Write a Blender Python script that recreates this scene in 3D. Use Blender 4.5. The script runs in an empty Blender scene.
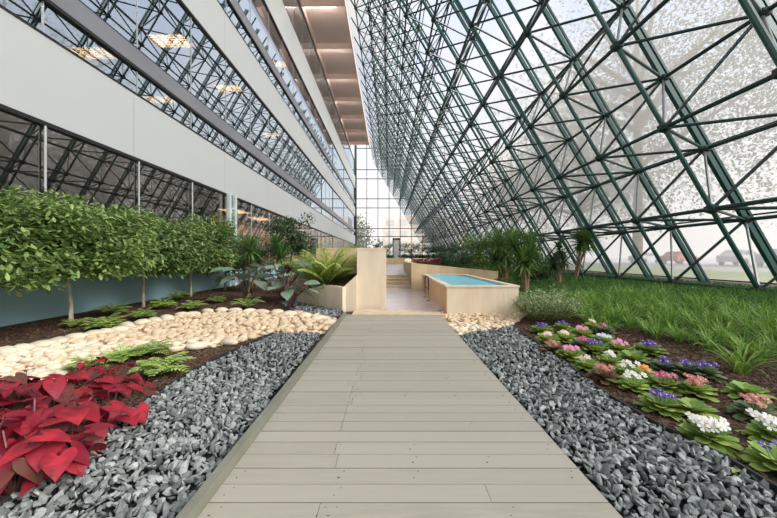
import bpy, bmesh, math, random
from mathutils import Vector, Matrix, Euler

random.seed(7)
col = bpy.context.scene.collection
PI = math.pi
R = math.radians

# ------------------------------------------------------------------ camera
F = 320.0
CAMH = 1.30
cam_d = bpy.data.cameras.new('camera')
cam_d.sensor_width = 36.0
cam_d.lens = F / 777.0 * 36.0
cam_d.shift_y = -1.5 / 777.0
cam_d.clip_start = 0.05
cam_d.clip_end = 600
cam = bpy.data.objects.new('camera', cam_d)
cam.location = (0, 0, CAMH)
cam.rotation_euler = (R(90), 0, 0)
col.objects.link(cam)
bpy.context.scene.camera = cam


def sstep(a, b, x):
    t = min(1, max(0, (x - a) / (b - a)))
    return t * t * (3 - 2 * t)


def H(x, y):
    """ground height"""
    h = -0.05
    h += 0.40 * sstep(2.6, 9.8, x)
    h += 0.05 * sstep(-3.4, -6.0, x) if False else 0
    return h


def G(px, py):
    """where the sight line through a photo pixel meets the garden ground"""
    z = -0.05
    for _ in range(12):
        y = F * (CAMH - z) / max(0.5, (py - 257.5))
        x = (px - 388.0) / F * y
        z = H(x, y)
    return Vector((x, y, z))


# ------------------------------------------------------------------ materials
def lin(c):
    return tuple(((v / 255) / 12.92 if v / 255 <= 0.04045 else ((v / 255 + 0.055) / 1.055) ** 2.4) for v in c)


MATS = {}


def mat(name, c, rough=0.6, c2=None, scale=8.0, detail=3, rand=0.0, bump=0.0, bscale=40.0,
        metal=0.0, trans=0.0, spec=0.5, coords='Object', stretch=None, island=None, lo=0.35, hi=0.65):
    """procedural principled material; c2 = second colour mixed by noise; island = third colour by leaf"""
    if name in MATS:
        return MATS[name]
    m = bpy.data.materials.new(name)
    m.use_nodes = True
    nt = m.node_tree
    N, L = nt.nodes, nt.links
    b = N['Principled BSDF']
    b.inputs['Roughness'].default_value = rough
    b.inputs['Metallic'].default_value = metal
    b.inputs['Specular IOR Level'].default_value = spec
    base = lin(c) + (1,)
    tc = N.new('ShaderNodeTexCoord')
    vec = tc.outputs[coords]
    if stretch:
        mp = N.new('ShaderNodeMapping')
        mp.inputs['Scale'].default_value = stretch
        L.new(vec, mp.inputs[0])
        vec = mp.outputs[0]
    cur = None
    if c2 is not None:
        nz = N.new('ShaderNodeTexNoise')
        nz.inputs['Scale'].default_value = scale
        nz.inputs['Detail'].default_value = detail
        L.new(vec, nz.inputs['Vector'])
        cr = N.new('ShaderNodeMapRange')
        cr.inputs['From Min'].default_value = lo
        cr.inputs['From Max'].default_value = hi
        L.new(nz.outputs['Fac'], cr.inputs['Value'])
        mx = N.new('ShaderNodeMix')
        mx.data_type = 'RGBA'
        mx.inputs['A'].default_value = base
        mx.inputs['B'].default_value = lin(c2) + (1,)
        L.new(cr.outputs[0], mx.inputs['Factor'])
        cur = mx.outputs['Result']
    if island is not None:
        geo = N.new('ShaderNodeNewGeometry')
        mx = N.new('ShaderNodeMix')
        mx.data_type = 'RGBA'
        if cur is not None:
            L.new(cur, mx.inputs['A'])
        else:
            mx.inputs['A'].default_value = base
        mx.inputs['B'].default_value = lin(island) + (1,)
        L.new(geo.outputs['Random Per Island'], mx.inputs['Factor'])
        cur = mx.outputs['Result']
    if rand > 0:
        oi = N.new('ShaderNodeObjectInfo')
        hs = N.new('ShaderNodeHueSaturation')
        mr = N.new('ShaderNodeMapRange')
        mr.inputs['To Min'].default_value = 1 - rand
        mr.inputs['To Max'].default_value = 1 + rand
        L.new(oi.outputs['Random'], mr.inputs['Value'])
        L.new(mr.outputs[0], hs.inputs['Value'])
        if cur is not None:
            L.new(cur, hs.inputs['Color'])
        else:
            hs.inputs['Color'].default_value = base
        cur = hs.outputs['Color']
    if cur is not None:
        L.new(cur, b.inputs['Base Color'])
    else:
        b.inputs['Base Color'].default_value = base
    if bump > 0:
        nz = N.new('ShaderNodeTexNoise')
        nz.inputs['Scale'].default_value = bscale
        nz.inputs['Detail'].default_value = 4
        L.new(vec, nz.inputs['Vector'])
        bp = N.new('ShaderNodeBump')
        bp.inputs['Strength'].default_value = bump
        bp.inputs['Distance'].default_value = 0.02
        L.new(nz.outputs['Fac'], bp.inputs['Height'])
        L.new(bp.outputs[0], b.inputs['Normal'])
    if trans > 0:                                   # thin leaves let light through
        out = N['Material Output']
        tr = N.new('ShaderNodeBsdfTranslucent')
        if cur is not None:
            L.new(cur, tr.inputs['Color'])
        else:
            tr.inputs['Color'].default_value = base
        ms = N.new('ShaderNodeMixShader')
        ms.inputs[0].default_value = trans
        L.new(b.outputs[0], ms.inputs[1])
        L.new(tr.outputs[0], ms.inputs[2])
        L.new(ms.outputs[0], out.inputs['Surface'])
    MATS[name] = m
    return m


def glass_mat(name, gloss, tint, gcol, diffuse=0.0, dcol=(0.6, 0.6, 0.6), streak=False, fres=True):
    m = bpy.data.materials.new(name)
    m.use_nodes = True
    N, L = m.node_tree.nodes, m.node_tree.links
    N.remove(N['Principled BSDF'])
    out = N['Material Output']
    t = N.new('ShaderNodeBsdfTransparent')
    t.inputs[0].default_value = tint + (1,)
    cur = t.outputs[0]
    if diffuse > 0:
        tl = N.new('ShaderNodeBsdfTranslucent')
        tl.inputs[0].default_value = dcol + (1,)
        dd = N.new('ShaderNodeBsdfDiffuse')
        dd.inputs[0].default_value = dcol + (1,)
        m0 = N.new('ShaderNodeMixShader')
        m0.inputs[0].default_value = 0.25
        L.new(tl.outputs[0], m0.inputs[1])
        L.new(dd.outputs[0], m0.inputs[2])
        m1 = N.new('ShaderNodeMixShader')
        m1.inputs[0].default_value = diffuse
        L.new(cur, m1.inputs[1])
        L.new(m0.outputs[0], m1.inputs[2])
        cur = m1.outputs[0]
    g = N.new('ShaderNodeBsdfGlossy')
    g.inputs['Color'].default_value = gcol + (1,)
    g.inputs['Roughness'].default_value = 0.0
    m2 = N.new('ShaderNodeMixShader')
    m2.inputs[0].default_value = gloss
    if fres:
        lw = N.new('ShaderNodeLayerWeight')
        lw.inputs[0].default_value = 0.35
        mr = N.new('ShaderNodeMapRange')
        mr.inputs['To Min'].default_value = gloss
        mr.inputs['To Max'].default_value = min(1.0, gloss + 0.45)
        L.new(lw.outputs['Facing'], mr.inputs['Value'])
        L.new(mr.outputs[0], m2.inputs[0])
    L.new(cur, m2.inputs[1])
    L.new(g.outputs[0], m2.inputs[2])
    L.new(m2.outputs[0], out.inputs['Surface'])
    MATS[name] = m
    return m


def emit_mat(name, c, strength):
    m = bpy.data.materials.new(name)
    m.use_nodes = True
    N, L = m.node_tree.nodes, m.node_tree.links
    N.remove(N['Principled BSDF'])
    e = N.new('ShaderNodeEmission')
    e.inputs[0].default_value = c + (1,)
    e.inputs[1].default_value = strength
    L.new(e.outputs[0], N['Material Output'].inputs['Surface'])
    MATS[name] = m
    return m


M_TEAL = mat('teal_paint', (36, 84, 80), 0.4, c2=(30, 75, 72), scale=2)
M_TEALD = mat('dark_teal_paint', (24, 56, 56), 0.4, c2=(18, 46, 46), scale=2)
M_ROD = mat('grey_rod_paint', (120, 128, 126), 0.4, c2=(105, 112, 110), scale=2)
M_HUB = mat('hub_steel', (16, 44, 44), 0.45, c2=(12, 34, 34), scale=3)
M_SPAN = mat('spandrel_panel', (190, 193, 192), 0.45, c2=(185, 188, 187), scale=0.25, coords='Generated')
M_STRIP = mat('grey_metal_band', (126, 128, 134), 0.4, c2=(118, 120, 126), scale=0.6)
M_BLACK = mat('plain_black', (24, 24, 26), 0.5, c2=(30, 30, 32), scale=5)
M_SILVER = mat('silver_mullion', (188, 190, 186), 0.35, c2=(176, 178, 176), scale=3, metal=0.2)
M_BLUEW = mat('blue_grey_wall_paint', (174, 212, 222), 0.55, c2=(168, 207, 218), scale=0.8)
M_CEIL = mat('beige_ceiling_panel', (240, 222, 212), 0.7, c2=(234, 214, 203), scale=0.4)
M_MULL = mat('dark_mullion', (40, 44, 44), 0.4, c2=(50, 54, 54), scale=3)
M_STONE = mat('beige_cladding', (232, 216, 190), 0.6, c2=(220, 202, 174), scale=3.5, stretch=(1, 1, 0.25), bump=0.05, bscale=30)
M_STONE2 = mat('ochre_cladding', (226, 200, 158), 0.6, c2=(212, 184, 142), scale=3.5, stretch=(1, 1, 0.25))
M_WOODP = mat('brown_wood_panel', (214, 176, 140), 0.55, c2=(196, 154, 118), scale=5, stretch=(4, 4, 0.4))
M_TILE = mat('pale_floor_tile', (206, 200, 200), 0.25, c2=(194, 186, 188), scale=1.5)
M_TREAD = mat('step_stone', (224, 204, 176), 0.5, c2=(206, 184, 154), scale=4)
M_SOIL = mat('bark_mulch_soil', (72, 57, 48), 0.95, c2=(112, 92, 78), scale=26, detail=8, bump=1.0, bscale=60, spec=0.1)
M_MULCH = mat('mulch_chip', (128, 102, 84), 0.95, island=(62, 46, 38), spec=0.1)
M_GBASE = mat('gravel_underlay', (26, 27, 28), 0.95, c2=(44, 45, 46), scale=40, bump=1.0, bscale=60, spec=0.1)
M_CHIP = mat('slate_chip', (70, 75, 75), 0.5, c2=(112, 117, 115), scale=9, island=(150, 154, 150), rand=0.35, bump=0.25, bscale=50)
M_CHIP2 = mat('slate_gravel', (46, 50, 51), 0.5, c2=(86, 91, 90), scale=9, island=(166, 170, 166), bump=0.25, bscale=50)
M_PEB = mat('cream_pebble', (222, 203, 172), 0.7, c2=(204, 178, 142), scale=7, rand=0.10, bump=0.2, bscale=40, island=(228, 214, 188))
M_PEB2 = mat('cream_gravel', (230, 213, 184), 0.7, c2=(210, 184, 150), scale=7, island=(212, 186, 152), bump=0.15, bscale=40)
M_PBASE = mat('pebble_underlay', (176, 150, 118), 0.95, c2=(206, 182, 150), scale=30)
M_EDGE = mat('black_edging', (34, 36, 36), 0.6, c2=(48, 50, 50), scale=10)
M_BARK = mat('pale_bark', (196, 186, 168), 0.8, c2=(160, 148, 128), scale=18, stretch=(1, 1, 0.3), bump=0.3)
M_TRUNK = mat('brown_bark', (150, 122, 92), 0.85, c2=(112, 88, 64), scale=14, stretch=(1, 1, 2), bump=0.4)
M_WHITE = mat('white_paint', (232, 232, 228), 0.5, c2=(224, 224, 220), scale=3)
M_GREYP = mat('asphalt', (176, 174, 172), 0.9, c2=(160, 158, 156), scale=0.5)
M_LAWNO = mat('outdoor_lawn', (150, 162, 96), 0.95, c2=(128, 146, 84), scale=0.5)

L_FICUS = mat('ficus_leaf', (74, 108, 52), 0.45, island=(166, 190, 112), rand=0.1, trans=0.3)
L_FICUSD = mat('ficus_leaf_dark', (60, 92, 48), 0.45, island=(146, 172, 100), rand=0.1, trans=0.25)
L_DARK = mat('dark_leaf', (36, 66, 40), 0.5, island=(86, 116, 66), rand=0.15, trans=0.2)
L_YUCCA = mat('yucca_blade', (50, 88, 46), 0.45, island=(124, 156, 84), rand=0.1, trans=0.2)
L_PALM = mat('palm_leaflet', (150, 184, 70), 0.5, island=(226, 232, 136), rand=0.05, trans=0.3)
L_FERN = mat('fern_leaflet', (140, 182, 86), 0.55, island=(216, 230, 136), rand=0.2, trans=0.3)
L_TARO = mat('grey_green_leaf', (158, 178, 156), 0.4, c2=(190, 204, 184), scale=5, island=(120, 146, 122), rand=0.1, trans=0.15)
L_TAROR = mat('maroon_underleaf', (110, 46, 50), 0.45, c2=(84, 36, 40), scale=6, trans=0.15)
L_STALK = mat('maroon_stalk', (112, 70, 66), 0.5, c2=(86, 50, 50), scale=8)
L_GSTALK = mat('green_stalk', (110, 134, 72), 0.5, c2=(88, 112, 58), scale=8)
L_CAL = mat('red_caladium_leaf', (204, 48, 62), 0.5, c2=(112, 28, 44), scale=11, detail=3, island=(150, 38, 56), rand=0.08, trans=0.35)
L_CALE = mat('caladium_leaf_rim', (118, 40, 52), 0.5, c2=(92, 70, 48), scale=12, rand=0.1, trans=0.2)
L_GRASS = mat('lily_grass_blade', (84, 132, 46), 0.5, island=(158, 190, 84), rand=0.15, trans=0.3)
L_LAWN = mat('lawn_blade', (62, 104, 40), 0.6, island=(98, 138, 58), trans=0.25)
L_VAR = mat('variegated_leaf', (104, 130, 74), 0.5, c2=(206, 212, 166), scale=24, island=(150, 168, 112), trans=0.25)
L_PRIM = mat('primrose_leaf', (110, 148, 66), 0.5, c2=(142, 174, 86), scale=14, island=(196, 210, 112), rand=0.15, trans=0.25)
L_PRIMG = mat('primrose_leaf_dull', (92, 120, 74), 0.5, c2=(122, 142, 94), scale=12, island=(140, 150, 110), rand=0.12, trans=0.2)
L_PRIMR = mat('reddish_primrose_leaf', (134, 104, 84), 0.5, c2=(150, 74, 76), scale=12, island=(120, 134, 84), rand=0.1, trans=0.2)
L_OUT = mat('outdoor_leaf', (98, 100, 86), 0.6, island=(150, 150, 134), rand=0.05, trans=0.4)

G_ROOF = glass_mat('sloped_hall_glass', 0.03, (0.74, 0.74, 0.75), (0.9, 0.9, 0.9), diffuse=0.30, dcol=(0.64, 0.62, 0.59), fres=False)
G_END = glass_mat('end_wall_glass', 0.03, (0.97, 0.97, 0.97), (0.9, 0.9, 0.9), diffuse=0.10, dcol=(0.9, 0.88, 0.86), fres=False)
G_FAC = glass_mat('facade_glass', 0.42, (0.50, 0.51, 0.51), (0.84, 0.92, 1.0))
G_FACL = glass_mat('ground_floor_glass', 0.24, (0.72, 0.70, 0.67), (0.80, 0.78, 0.74))
E_LOUV = emit_mat('warm_louvre_glow', (1.0, 0.63, 0.29), 4.5)


# ------------------------------------------------------------------ mesh builder
class MB:
    def __init__(s):
        s.v, s.f, s.m = [], [], []

    def add(s, vs, fs, mi=0, M=None):
        o = len(s.v)
        if M is not None:
            vs = [M @ Vector(p) for p in vs]
        s.v.extend([tuple(p) for p in vs])
        s.f.extend([tuple(i + o for i in f) for f in fs])
        s.m.extend([mi] * len(fs))

    def box(s, x0, x1, y0, y1, z0, z1, mi=0, M=None):
        vs = [(x0, y0, z0), (x1, y0, z0), (x1, y1, z0), (x0, y1, z0), (x0, y0, z1), (x1, y0, z1), (x1, y1, z1), (x0, y1, z1)]
        fs = [(0, 3, 2, 1), (4, 5, 6, 7), (0, 1, 5, 4), (1, 2, 6, 5), (2, 3, 7, 6), (3, 0, 4, 7)]
        s.add(vs, fs, mi, M)

    def tube(s, pts, rad, n=6, mi=0, caps=True, flat=None):
        pts = [Vector(p) for p in pts]
        if not isinstance(rad, (list, tuple)):
            rad = [rad] * len(pts)
        d = (pts[-1] - pts[0]).normalized()
        up = Vector((0, 0, 1)) if abs(d.z) < 0.95 else Vector((1, 0, 0))
        vs, fs = [], []
        for i, p in enumerate(pts):
            t = (pts[min(i + 1, len(pts) - 1)] - pts[max(i - 1, 0)]).normalized()
            a = t.cross(up).normalized()
            b = t.cross(a).normalized()
            for k in range(n):
                th = 2 * PI * (k + 0.5) / n
                vs.append(p + (a * math.cos(th) + b * math.sin(th)) * rad[i])
        for i in range(len(pts) - 1):
            for k in range(n):
                k2 = (k + 1) % n
                fs.append((i * n + k, i * n + k2, (i + 1) * n + k2, (i + 1) * n + k))
        if caps:
            fs.append(tuple(range(n)))
            fs.append(tuple(range((len(pts) - 1) * n, len(pts) * n)))
        s.add(vs, fs, mi)

    def ball(s, c, r, mi=0, sub=1, sq=(1, 1, 1)):
        bm = bmesh.new()
        bmesh.ops.create_icosphere(bm, subdivisions=sub, radius=1)
        s.add([(c[0] + v.co.x * r * sq[0], c[1] + v.co.y * r * sq[1], c[2] + v.co.z * r * sq[2]) for v in bm.verts],
              [tuple(v.index for v in f.verts) for f in bm.faces], mi)
        bm.free()

    def blade(s, base, az, elev, ln, w, droop, seg=5, mi=0, fold=0.25, taper='blade', twist=0.0, shape=None):
        """arching leaf: starts at base, direction azimuth/elevation, bends down by droop radians"""
        p = Vector(base)
        st = ln / seg
        vs, fs = [], []
        e = elev
        side = Vector((-math.sin(az), math.cos(az), 0))
        for i in range(seg + 1):
            t = i / seg
            if shape:
                ww = w * shape[i]
            elif taper == 'blade':
                ww = w * (0.6 + 0.4 * min(1, t * 4)) * (1 - max(0, t - 0.35) / 0.65) ** 0.8
            else:
                ww = w * math.sin(PI * (0.06 + 0.94 * t)) ** 0.75
            d = Vector((math.cos(az) * math.cos(e), math.sin(az) * math.cos(e), math.sin(e)))
            nrm = side.cross(d)
            sd = side * math.cos(twist) + nrm * math.sin(twist)
            up = sd.cross(d) * -1
            vs += [p + sd * ww / 2 - nrm * 0, p - nrm * 0 + Vector((0, 0, 0)) - nrm.normalized() * (fold * ww / 2) * (1 if nrm.z > 0 else -1), p - sd * ww / 2]
            p = p + d * st
            e -= droop / seg
        for i in range(seg):
            a = i * 3
            fs += [(a, a + 1, a + 4, a + 3), (a + 1, a + 2, a + 5, a + 4)]
        s.add(vs, fs, mi)
        return p

    def leaf4(s, c, az, el, ln, w, mi=0):
        """tiny folded leaf, four corners"""
        d = Vector((math.cos(az) * math.cos(el), math.sin(az) * math.cos(el), math.sin(el)))
        sd = Vector((-math.sin(az), math.cos(az), random.uniform(-.5, .5))).normalized()
        n = sd.cross(d).normalized()
        c = Vector(c)
        vs = [c, c + d * ln * .45 + sd * w / 2 + n * w * .12, c + d * ln * 0.82 + sd * w * .3, c + d * ln, c + d * ln * .82 - sd * w * .3,
              c + d * ln * .45 - sd * w / 2 + n * w * .12]
        s.add(vs, [(0, 1, 2, 3), (0, 3, 4, 5)], mi)

    def build(s, name, mats, parent=None, smooth=False, loc=None):
        me = bpy.data.meshes.new(name)
        me.from_pydata(s.v, [], s.f)
        if not isinstance(mats, (list, tuple)):
            mats = [mats]
        for m in mats:
            me.materials.append(m)
        if len(mats) > 1:
            me.polygons.foreach_set('material_index', s.m)
        if smooth:
            me.polygons.foreach_set('use_smooth', [True] * len(me.polygons))
        me.update()
        o = bpy.data.objects.new(name, me)
        if parent is not None:
            o.parent = parent
        if loc is not None:
            o.location = loc
        col.objects.link(o)
        return o


def tag(o, label=None, cat=None, group=None, kind=None):
    if label:
        o['label'] = label
    if cat:
        o['category'] = cat
    if group:
        o['group'] = group
    if kind:
        o['kind'] = kind
    return o


def thing(name, label, cat, loc=(0, 0, 0), rz=0.0, group=None, sc=1.0):
    o = bpy.data.objects.new(name, None)
    o.empty_display_size = 0.1
    o.location = loc
    o.rotation_euler = (0, 0, rz)
    o.scale = (sc, sc, sc)
    col.objects.link(o)
    return tag(o, label, cat, group)


def dup(root, loc, rz=0.0, sc=1.0, label=None, group=None):
    r = root.copy()
    col.objects.link(r)
    r.location = loc
    r.rotation_euler = (0, 0, rz)
    r.scale = (sc, sc, sc)
    if label:
        r['label'] = label
    if group:
        r['group'] = group
    for ch in list(root.children):
        c = ch.copy()
        c.parent = r
        col.objects.link(c)
        for g in list(ch.children):
            d = g.copy()
            d.parent = c
            col.objects.link(d)
    return r


def struct(o):
    o['kind'] = 'structure'
    return o


def pip(x, y, poly):
    ins = False
    j = len(poly) - 1
    for i in range(len(poly)):
        xi, yi = poly[i]
        xj, yj = poly[j]
        if (yi > y) != (yj > y) and x < (xj - xi) * (y - yi) / (yj - yi) + xi:
            ins = not ins
        j = i
    return ins


def gpoly(pts):
    return [(lambda g: (g.x, g.y))(G(*p)) for p in pts]


# ------------------------------------------------------------------ garden zones (outlines on the ground)
Z_L1 = gpoly([(322, 334), (175, 525), (118, 600), (-330, 600), (-160, 540), (0, 510), (45, 482), (90, 440), (136, 410), (170, 388), (205, 367), (240, 350), (275, 335)])
Z_L2 = gpoly([(296, 298), (343, 312), (336, 321), (318, 318), (296, 314), (280, 303)])
Z_LP = gpoly([(-90, 367), (0, 359), (30, 352), (60, 345), (95, 337), (130, 329), (165, 320), (205, 314), (250, 313), (300, 313), (338, 321), (324, 334),
              (270, 334), (235, 344), (200, 349), (170, 352), (140, 353), (110, 361), (75, 373), (50, 386), (0, 393), (-90, 402)])
Z_R = gpoly([(457, 336), (640, 539), (700, 605), (1010, 605), (860, 545), (777, 494), (720, 460), (669, 435), (640, 419), (597, 392), (560, 362), (530, 341), (511, 327)])
Z_RP = gpoly([(437, 313.6), (447, 313.6), (516, 301), (530, 311), (511, 327), (459, 337)])

# ------------------------------------------------------------------ ground
g = MB()
xs = [-7.7 + i * 0.35 for i in range(62)]
ys = [-4 + i * 1.0 for i in range(79)]
nx = len(xs)
g.add([(x, y, H(x, y) - 0.004) for y in ys for x in xs],
      [(j * nx + i, j * nx + i + 1, (j + 1) * nx + i + 1, (j + 1) * nx + i) for j in range(len(ys) - 1) for i in range(nx - 1)])
struct(g.build('ground', M_SOIL, smooth=True))


def patch(name, poly, m, dz):
    vs = [Vector((x, y, H(x, y) + dz)) for x, y in poly]
    b = MB()
    b.add(vs, [tuple(range(len(vs)))])
    o = b.build(name, m)
    bm = bmesh.new()
    bm.from_mesh(o.data)
    bmesh.ops.triangulate(bm, faces=bm.faces[:])
    bm.to_mesh(o.data)
    bm.free()
    return struct(o)


patch('gravel_underlay', Z_L1, M_GBASE, 0.004)
patch('gravel_underlay', Z_L2, M_GBASE, 0.004)
patch('gravel_underlay', Z_R, M_GBASE, 0.004)
patch('pebble_underlay', Z_LP, M_PBASE, 0.006)
patch('pebble_underlay', Z_RP, M_PBASE, 0.006)


def stone_data(kind, seed):
    rnd = random.Random(seed)
    bm = bmesh.new()
    if kind == 'chip':
        bmesh.ops.create_icosphere(bm, subdivisions=1, radius=1)
        for v in bm.verts:
            v.co *= rnd.uniform(0.6, 1.3)
            v.co.x *= 1.0
            v.co.y *= 0.68
            v.co.z *= 0.34
    else:
        bmesh.ops.create_icosphere(bm, subdivisions=2, radius=1)
        ph = [rnd.uniform(0, 6) for _ in range(3)]
        for v in bm.verts:
            f = 1 + .12 * math.sin(2 * v.co.x + ph[0]) + .12 * math.sin(2.4 * v.co.y + ph[1])
            v.co *= f
            v.co.y *= 0.78
            v.co.z *= 0.5
    vs = [v.co.copy() for v in bm.verts]
    fs = [tuple(v.index for v in f.verts) for f in bm.faces]
    bm.free()
    return vs, fs


CH = [stone_data('chip', i) for i in range(14)]
PB = [stone_data('peb', i + 50) for i in range(10)]


def scatter(poly, step, jit, rnd):
    x0, x1 = min(p[0] for p in poly), max(p[0] for p in poly)
    y0, y1 = min(p[1] for p in poly), max(p[1] for p in poly)
    pts = []
    y = y0
    while y < y1:
        x = x0
        st = step(y) if callable(step) else step
        while x < x1:
            a, b = x + rnd.uniform(-jit, jit) * st, y + rnd.uniform(-jit, jit) * st
            if pip(a, b, poly):
                pts.append((a, b))
            x += st
        y += st
    return pts


def in_view(x, y, z=0):
    if y < 1.2:
        return False
    px = 388 + F * x / y
    py = 257.5 + F * (CAMH - z) / y
    return -8 < px < 785 and py < 524


def stones(poly, protos, m_ind, m_rest, step, size, name, restname, labels, group, n_ind, seed, lay=0.5, tilt=0.5, rest_label=None):
    rnd = random.Random(seed)
    pts = scatter(poly, step, 0.6, rnd)
    pts.sort(key=lambda p: p[1])
    meshes = []
    for vs, fs in protos:
        me = bpy.data.meshes.new(name)
        me.from_pydata([tuple(v) for v in vs], [], fs)
        me.materials.append(m_ind)
        if m_ind is M_PEB:
            me.polygons.foreach_set('use_smooth', [True] * len(me.polygons))
        meshes.append(me)
    rest = MB()
    cnt = 0
    for (x, y) in pts:
        s = size * rnd.uniform(0.6, 1.25)
        e = Euler((rnd.gauss(0, tilt), rnd.gauss(0, tilt), rnd.uniform(0, 6.28)))
        z = H(x, y) + s * 0.3 + rnd.uniform(0, lay) * size
        k = rnd.randrange(len(protos))
        if cnt < n_ind and in_view(x, y) and rnd.random() < 0.8:
            o = bpy.data.objects.new(name, meshes[k])
            o.location = (x, y, z)
            o.rotation_euler = e
            o.scale = (s, s, s)
            col.objects.link(o)
            tag(o, labels(x, y), name.replace('_', ' ').split()[-1], group)
            cnt += 1
        else:
            rest.add(protos[k][0], protos[k][1], 0, Matrix.Translation((x, y, z)) @ e.to_matrix().to_4x4() @ Matrix.Scale(s, 4))
    if rest.v:
        o = rest.build(restname, m_rest, smooth=(m_ind is M_PEB))
        tag(o, rest_label, restname.split('_')[-1], kind='stuff')


stones(Z_L1, CH, M_CHIP, M_CHIP2, lambda y: 0.034 if y < 3.5 else 0.042, 0.033, 'slate_chip', 'slate_gravel',
       lambda x, y: 'flat grey slate chip lying in the gravel strip left of the boardwalk', 'slate chips left of the boardwalk', 150, 1, lay=.9, tilt=.75,
       rest_label='grey slate gravel between the boardwalk kerb and the red leaved bed')
stones(Z_R, CH, M_CHIP, M_CHIP2, lambda y: 0.034 if y < 3.5 else 0.042, 0.033, 'slate_chip', 'slate_gravel',
       lambda x, y: 'flat grey slate chip lying in the gravel strip right of the boardwalk', 'slate chips right of the boardwalk', 150, 2, lay=.9, tilt=.75,
       rest_label='grey slate gravel between the boardwalk and the flower bed edging')
stones(Z_L2, CH, M_CHIP, M_CHIP2, 0.06, 0.045, 'slate_chip', 'slate_gravel', lambda x, y: '', 'x', 0, 3,
       rest_label='dark slate gravel wedge below the low cream planter wall')
stones(Z_LP, PB, M_PEB, M_PEB2, lambda y: 0.10 if y < 5.5 else 0.12, 0.075, 'river_pebble', 'pebble_bed',
       lambda x, y: 'rounded cream pebble in the pale stone stream left of the boardwalk', 'cream pebbles in the stone stream', 200, 4, lay=0.25, tilt=0.2,
       rest_label='pale stream of rounded cream pebbles crossing the left garden')
stones(Z_RP, PB, M_PEB, M_PEB2, 0.085, 0.058, 'river_pebble', 'pebble_bed',
       lambda x, y: 'small cream pebble in front of the raised pool wall', 'cream pebbles before the pool', 60, 5, lay=0.3, tilt=0.3,
       rest_label='patch of small cream pebbles at the foot of the pool wall')
# bigger cobbles lining the upper edge of the pebble stream
edge_px = [(8, 355), (24, 352), (41, 348), (58, 344), (75, 340), (91, 337), (106, 334), (119, 332), (127, 328), (141, 325), (155, 323), (167, 320), (180, 317), (193, 316), (206, 313), (220, 312), (234, 312), (248, 313), (262, 314), (276, 314), (290, 316), (304, 318), (318, 321), (331, 325), (25, 384), (60, 384), (150, 352), (195, 349), (230, 345)]
for i, (px, py) in enumerate(edge_px):
    p = G(px, py)
    vs, fs = PB[i % 10]
    b = MB()
    s = 0.155 if i < 24 else 0.12
    b.add(vs, fs, 0, Matrix.Diagonal((s * 1.15, s, s * 0.9, 1)))
    o = b.build('border_cobble', M_PEB, smooth=True, loc=(p.x, p.y, p.z + 0.045))
    o.rotation_euler = (0, 0, random.uniform(-.6, .6))
    tag(o, 'larger cream cobble lining the rim of the pale pebble stream', 'cobble', 'cobbles along the pebble stream')

# loose mulch chips
mb = MB()
rnd = random.Random(11)
Z_RS = gpoly([(512, 326), (530, 339), (560, 360), (597, 390), (640, 417), (669, 433), (720, 458), (777, 492), (860, 540), (1100, 540), (1000, 420), (790, 372), (700, 345), (620, 325), (540, 308), (528, 312)])
Z_LS = gpoly([(277, 333), (240, 349), (205, 366), (170, 386), (136, 408), (90, 438), (40, 480), (0, 505), (-100, 500), (-90, 404), (0, 395), (50, 388), (80, 374), (112, 362), (140, 354), (200, 350), (236, 345)])
Z_LT = gpoly([(-90, 361), (0, 352), (30, 346), (60, 339), (95, 332), (130, 323), (165, 315), (205, 310), (250, 309), (280, 306), (290, 292), (250, 285), (215, 286), (150, 299), (0, 325), (-90, 342)])
for zone, st in ((Z_RS, .05), (Z_LS, .05), (Z_LT, .08)):
    for x, y in scatter(zone, st, 0.6, rnd):
        if x < -7.3:
            continue
        e = Euler((rnd.gauss(0, .4), rnd.gauss(0, .4), rnd.uniform(0, 6.28)))
        l = rnd.uniform(.008, .028)
        mb.box(-l, l, -l * .35, l * .35, -.003, .003, 0, Matrix.Translation((x, y, H(x, y) + .005)) @ e.to_matrix().to_4x4())
tag(mb.build('bark_mulch', M_MULCH), 'dark brown bark mulch strewn over the planting beds', 'mulch', kind='stuff')


# black edging strips
def ribbon(name, px, label, h=0.075, w=0.02, dz=0.03):
    pts = [G(*p) for p in px]
    b = MB()
    vs, fs = [], []
    for i, p in enumerate(pts):
        t = (pts[min(i + 1, len(pts) - 1)] - pts[max(0, i - 1)]).normalized()
        n = Vector((-t.y, t.x, 0)) * w / 2
        zb, zt = H(p.x, p.y) - .02, H(p.x, p.y) + dz + .015
        for q in (p + n, p - n):
            vs += [Vector((q.x, q.y, zb)), Vector((q.x, q.y, zt))]
    for i in range(len(pts) - 1):
        a = i * 4
        fs += [(a, a + 4, a + 5, a + 1), (a + 2, a + 3, a + 7, a + 6), (a + 1, a + 5, a + 7, a + 3)]
    fs += [(0, 1, 3, 2), (len(vs) - 4, len(vs) - 2, len(vs) - 1, len(vs) - 3)]
    b.add(vs, fs)
    return tag(b.build(name, M_EDGE), label, 'edging')


ribbon('bed_edging', [(511, 326.5), (530, 340), (560, 361), (597, 391), (640, 418), (669, 434), (720, 459), (777, 493), (860, 544), (960, 590)],
       'thin black edging strip between right slate gravel and the flower bed')
ribbon('bed_edging', [(277, 333), (240, 349), (222, 357), (205, 366), (170, 387), (136, 409), (90, 439), (45, 481), (0, 509), (-60, 530)],
       'thin black edging strip between left slate gravel and the red leaved bed')

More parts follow.
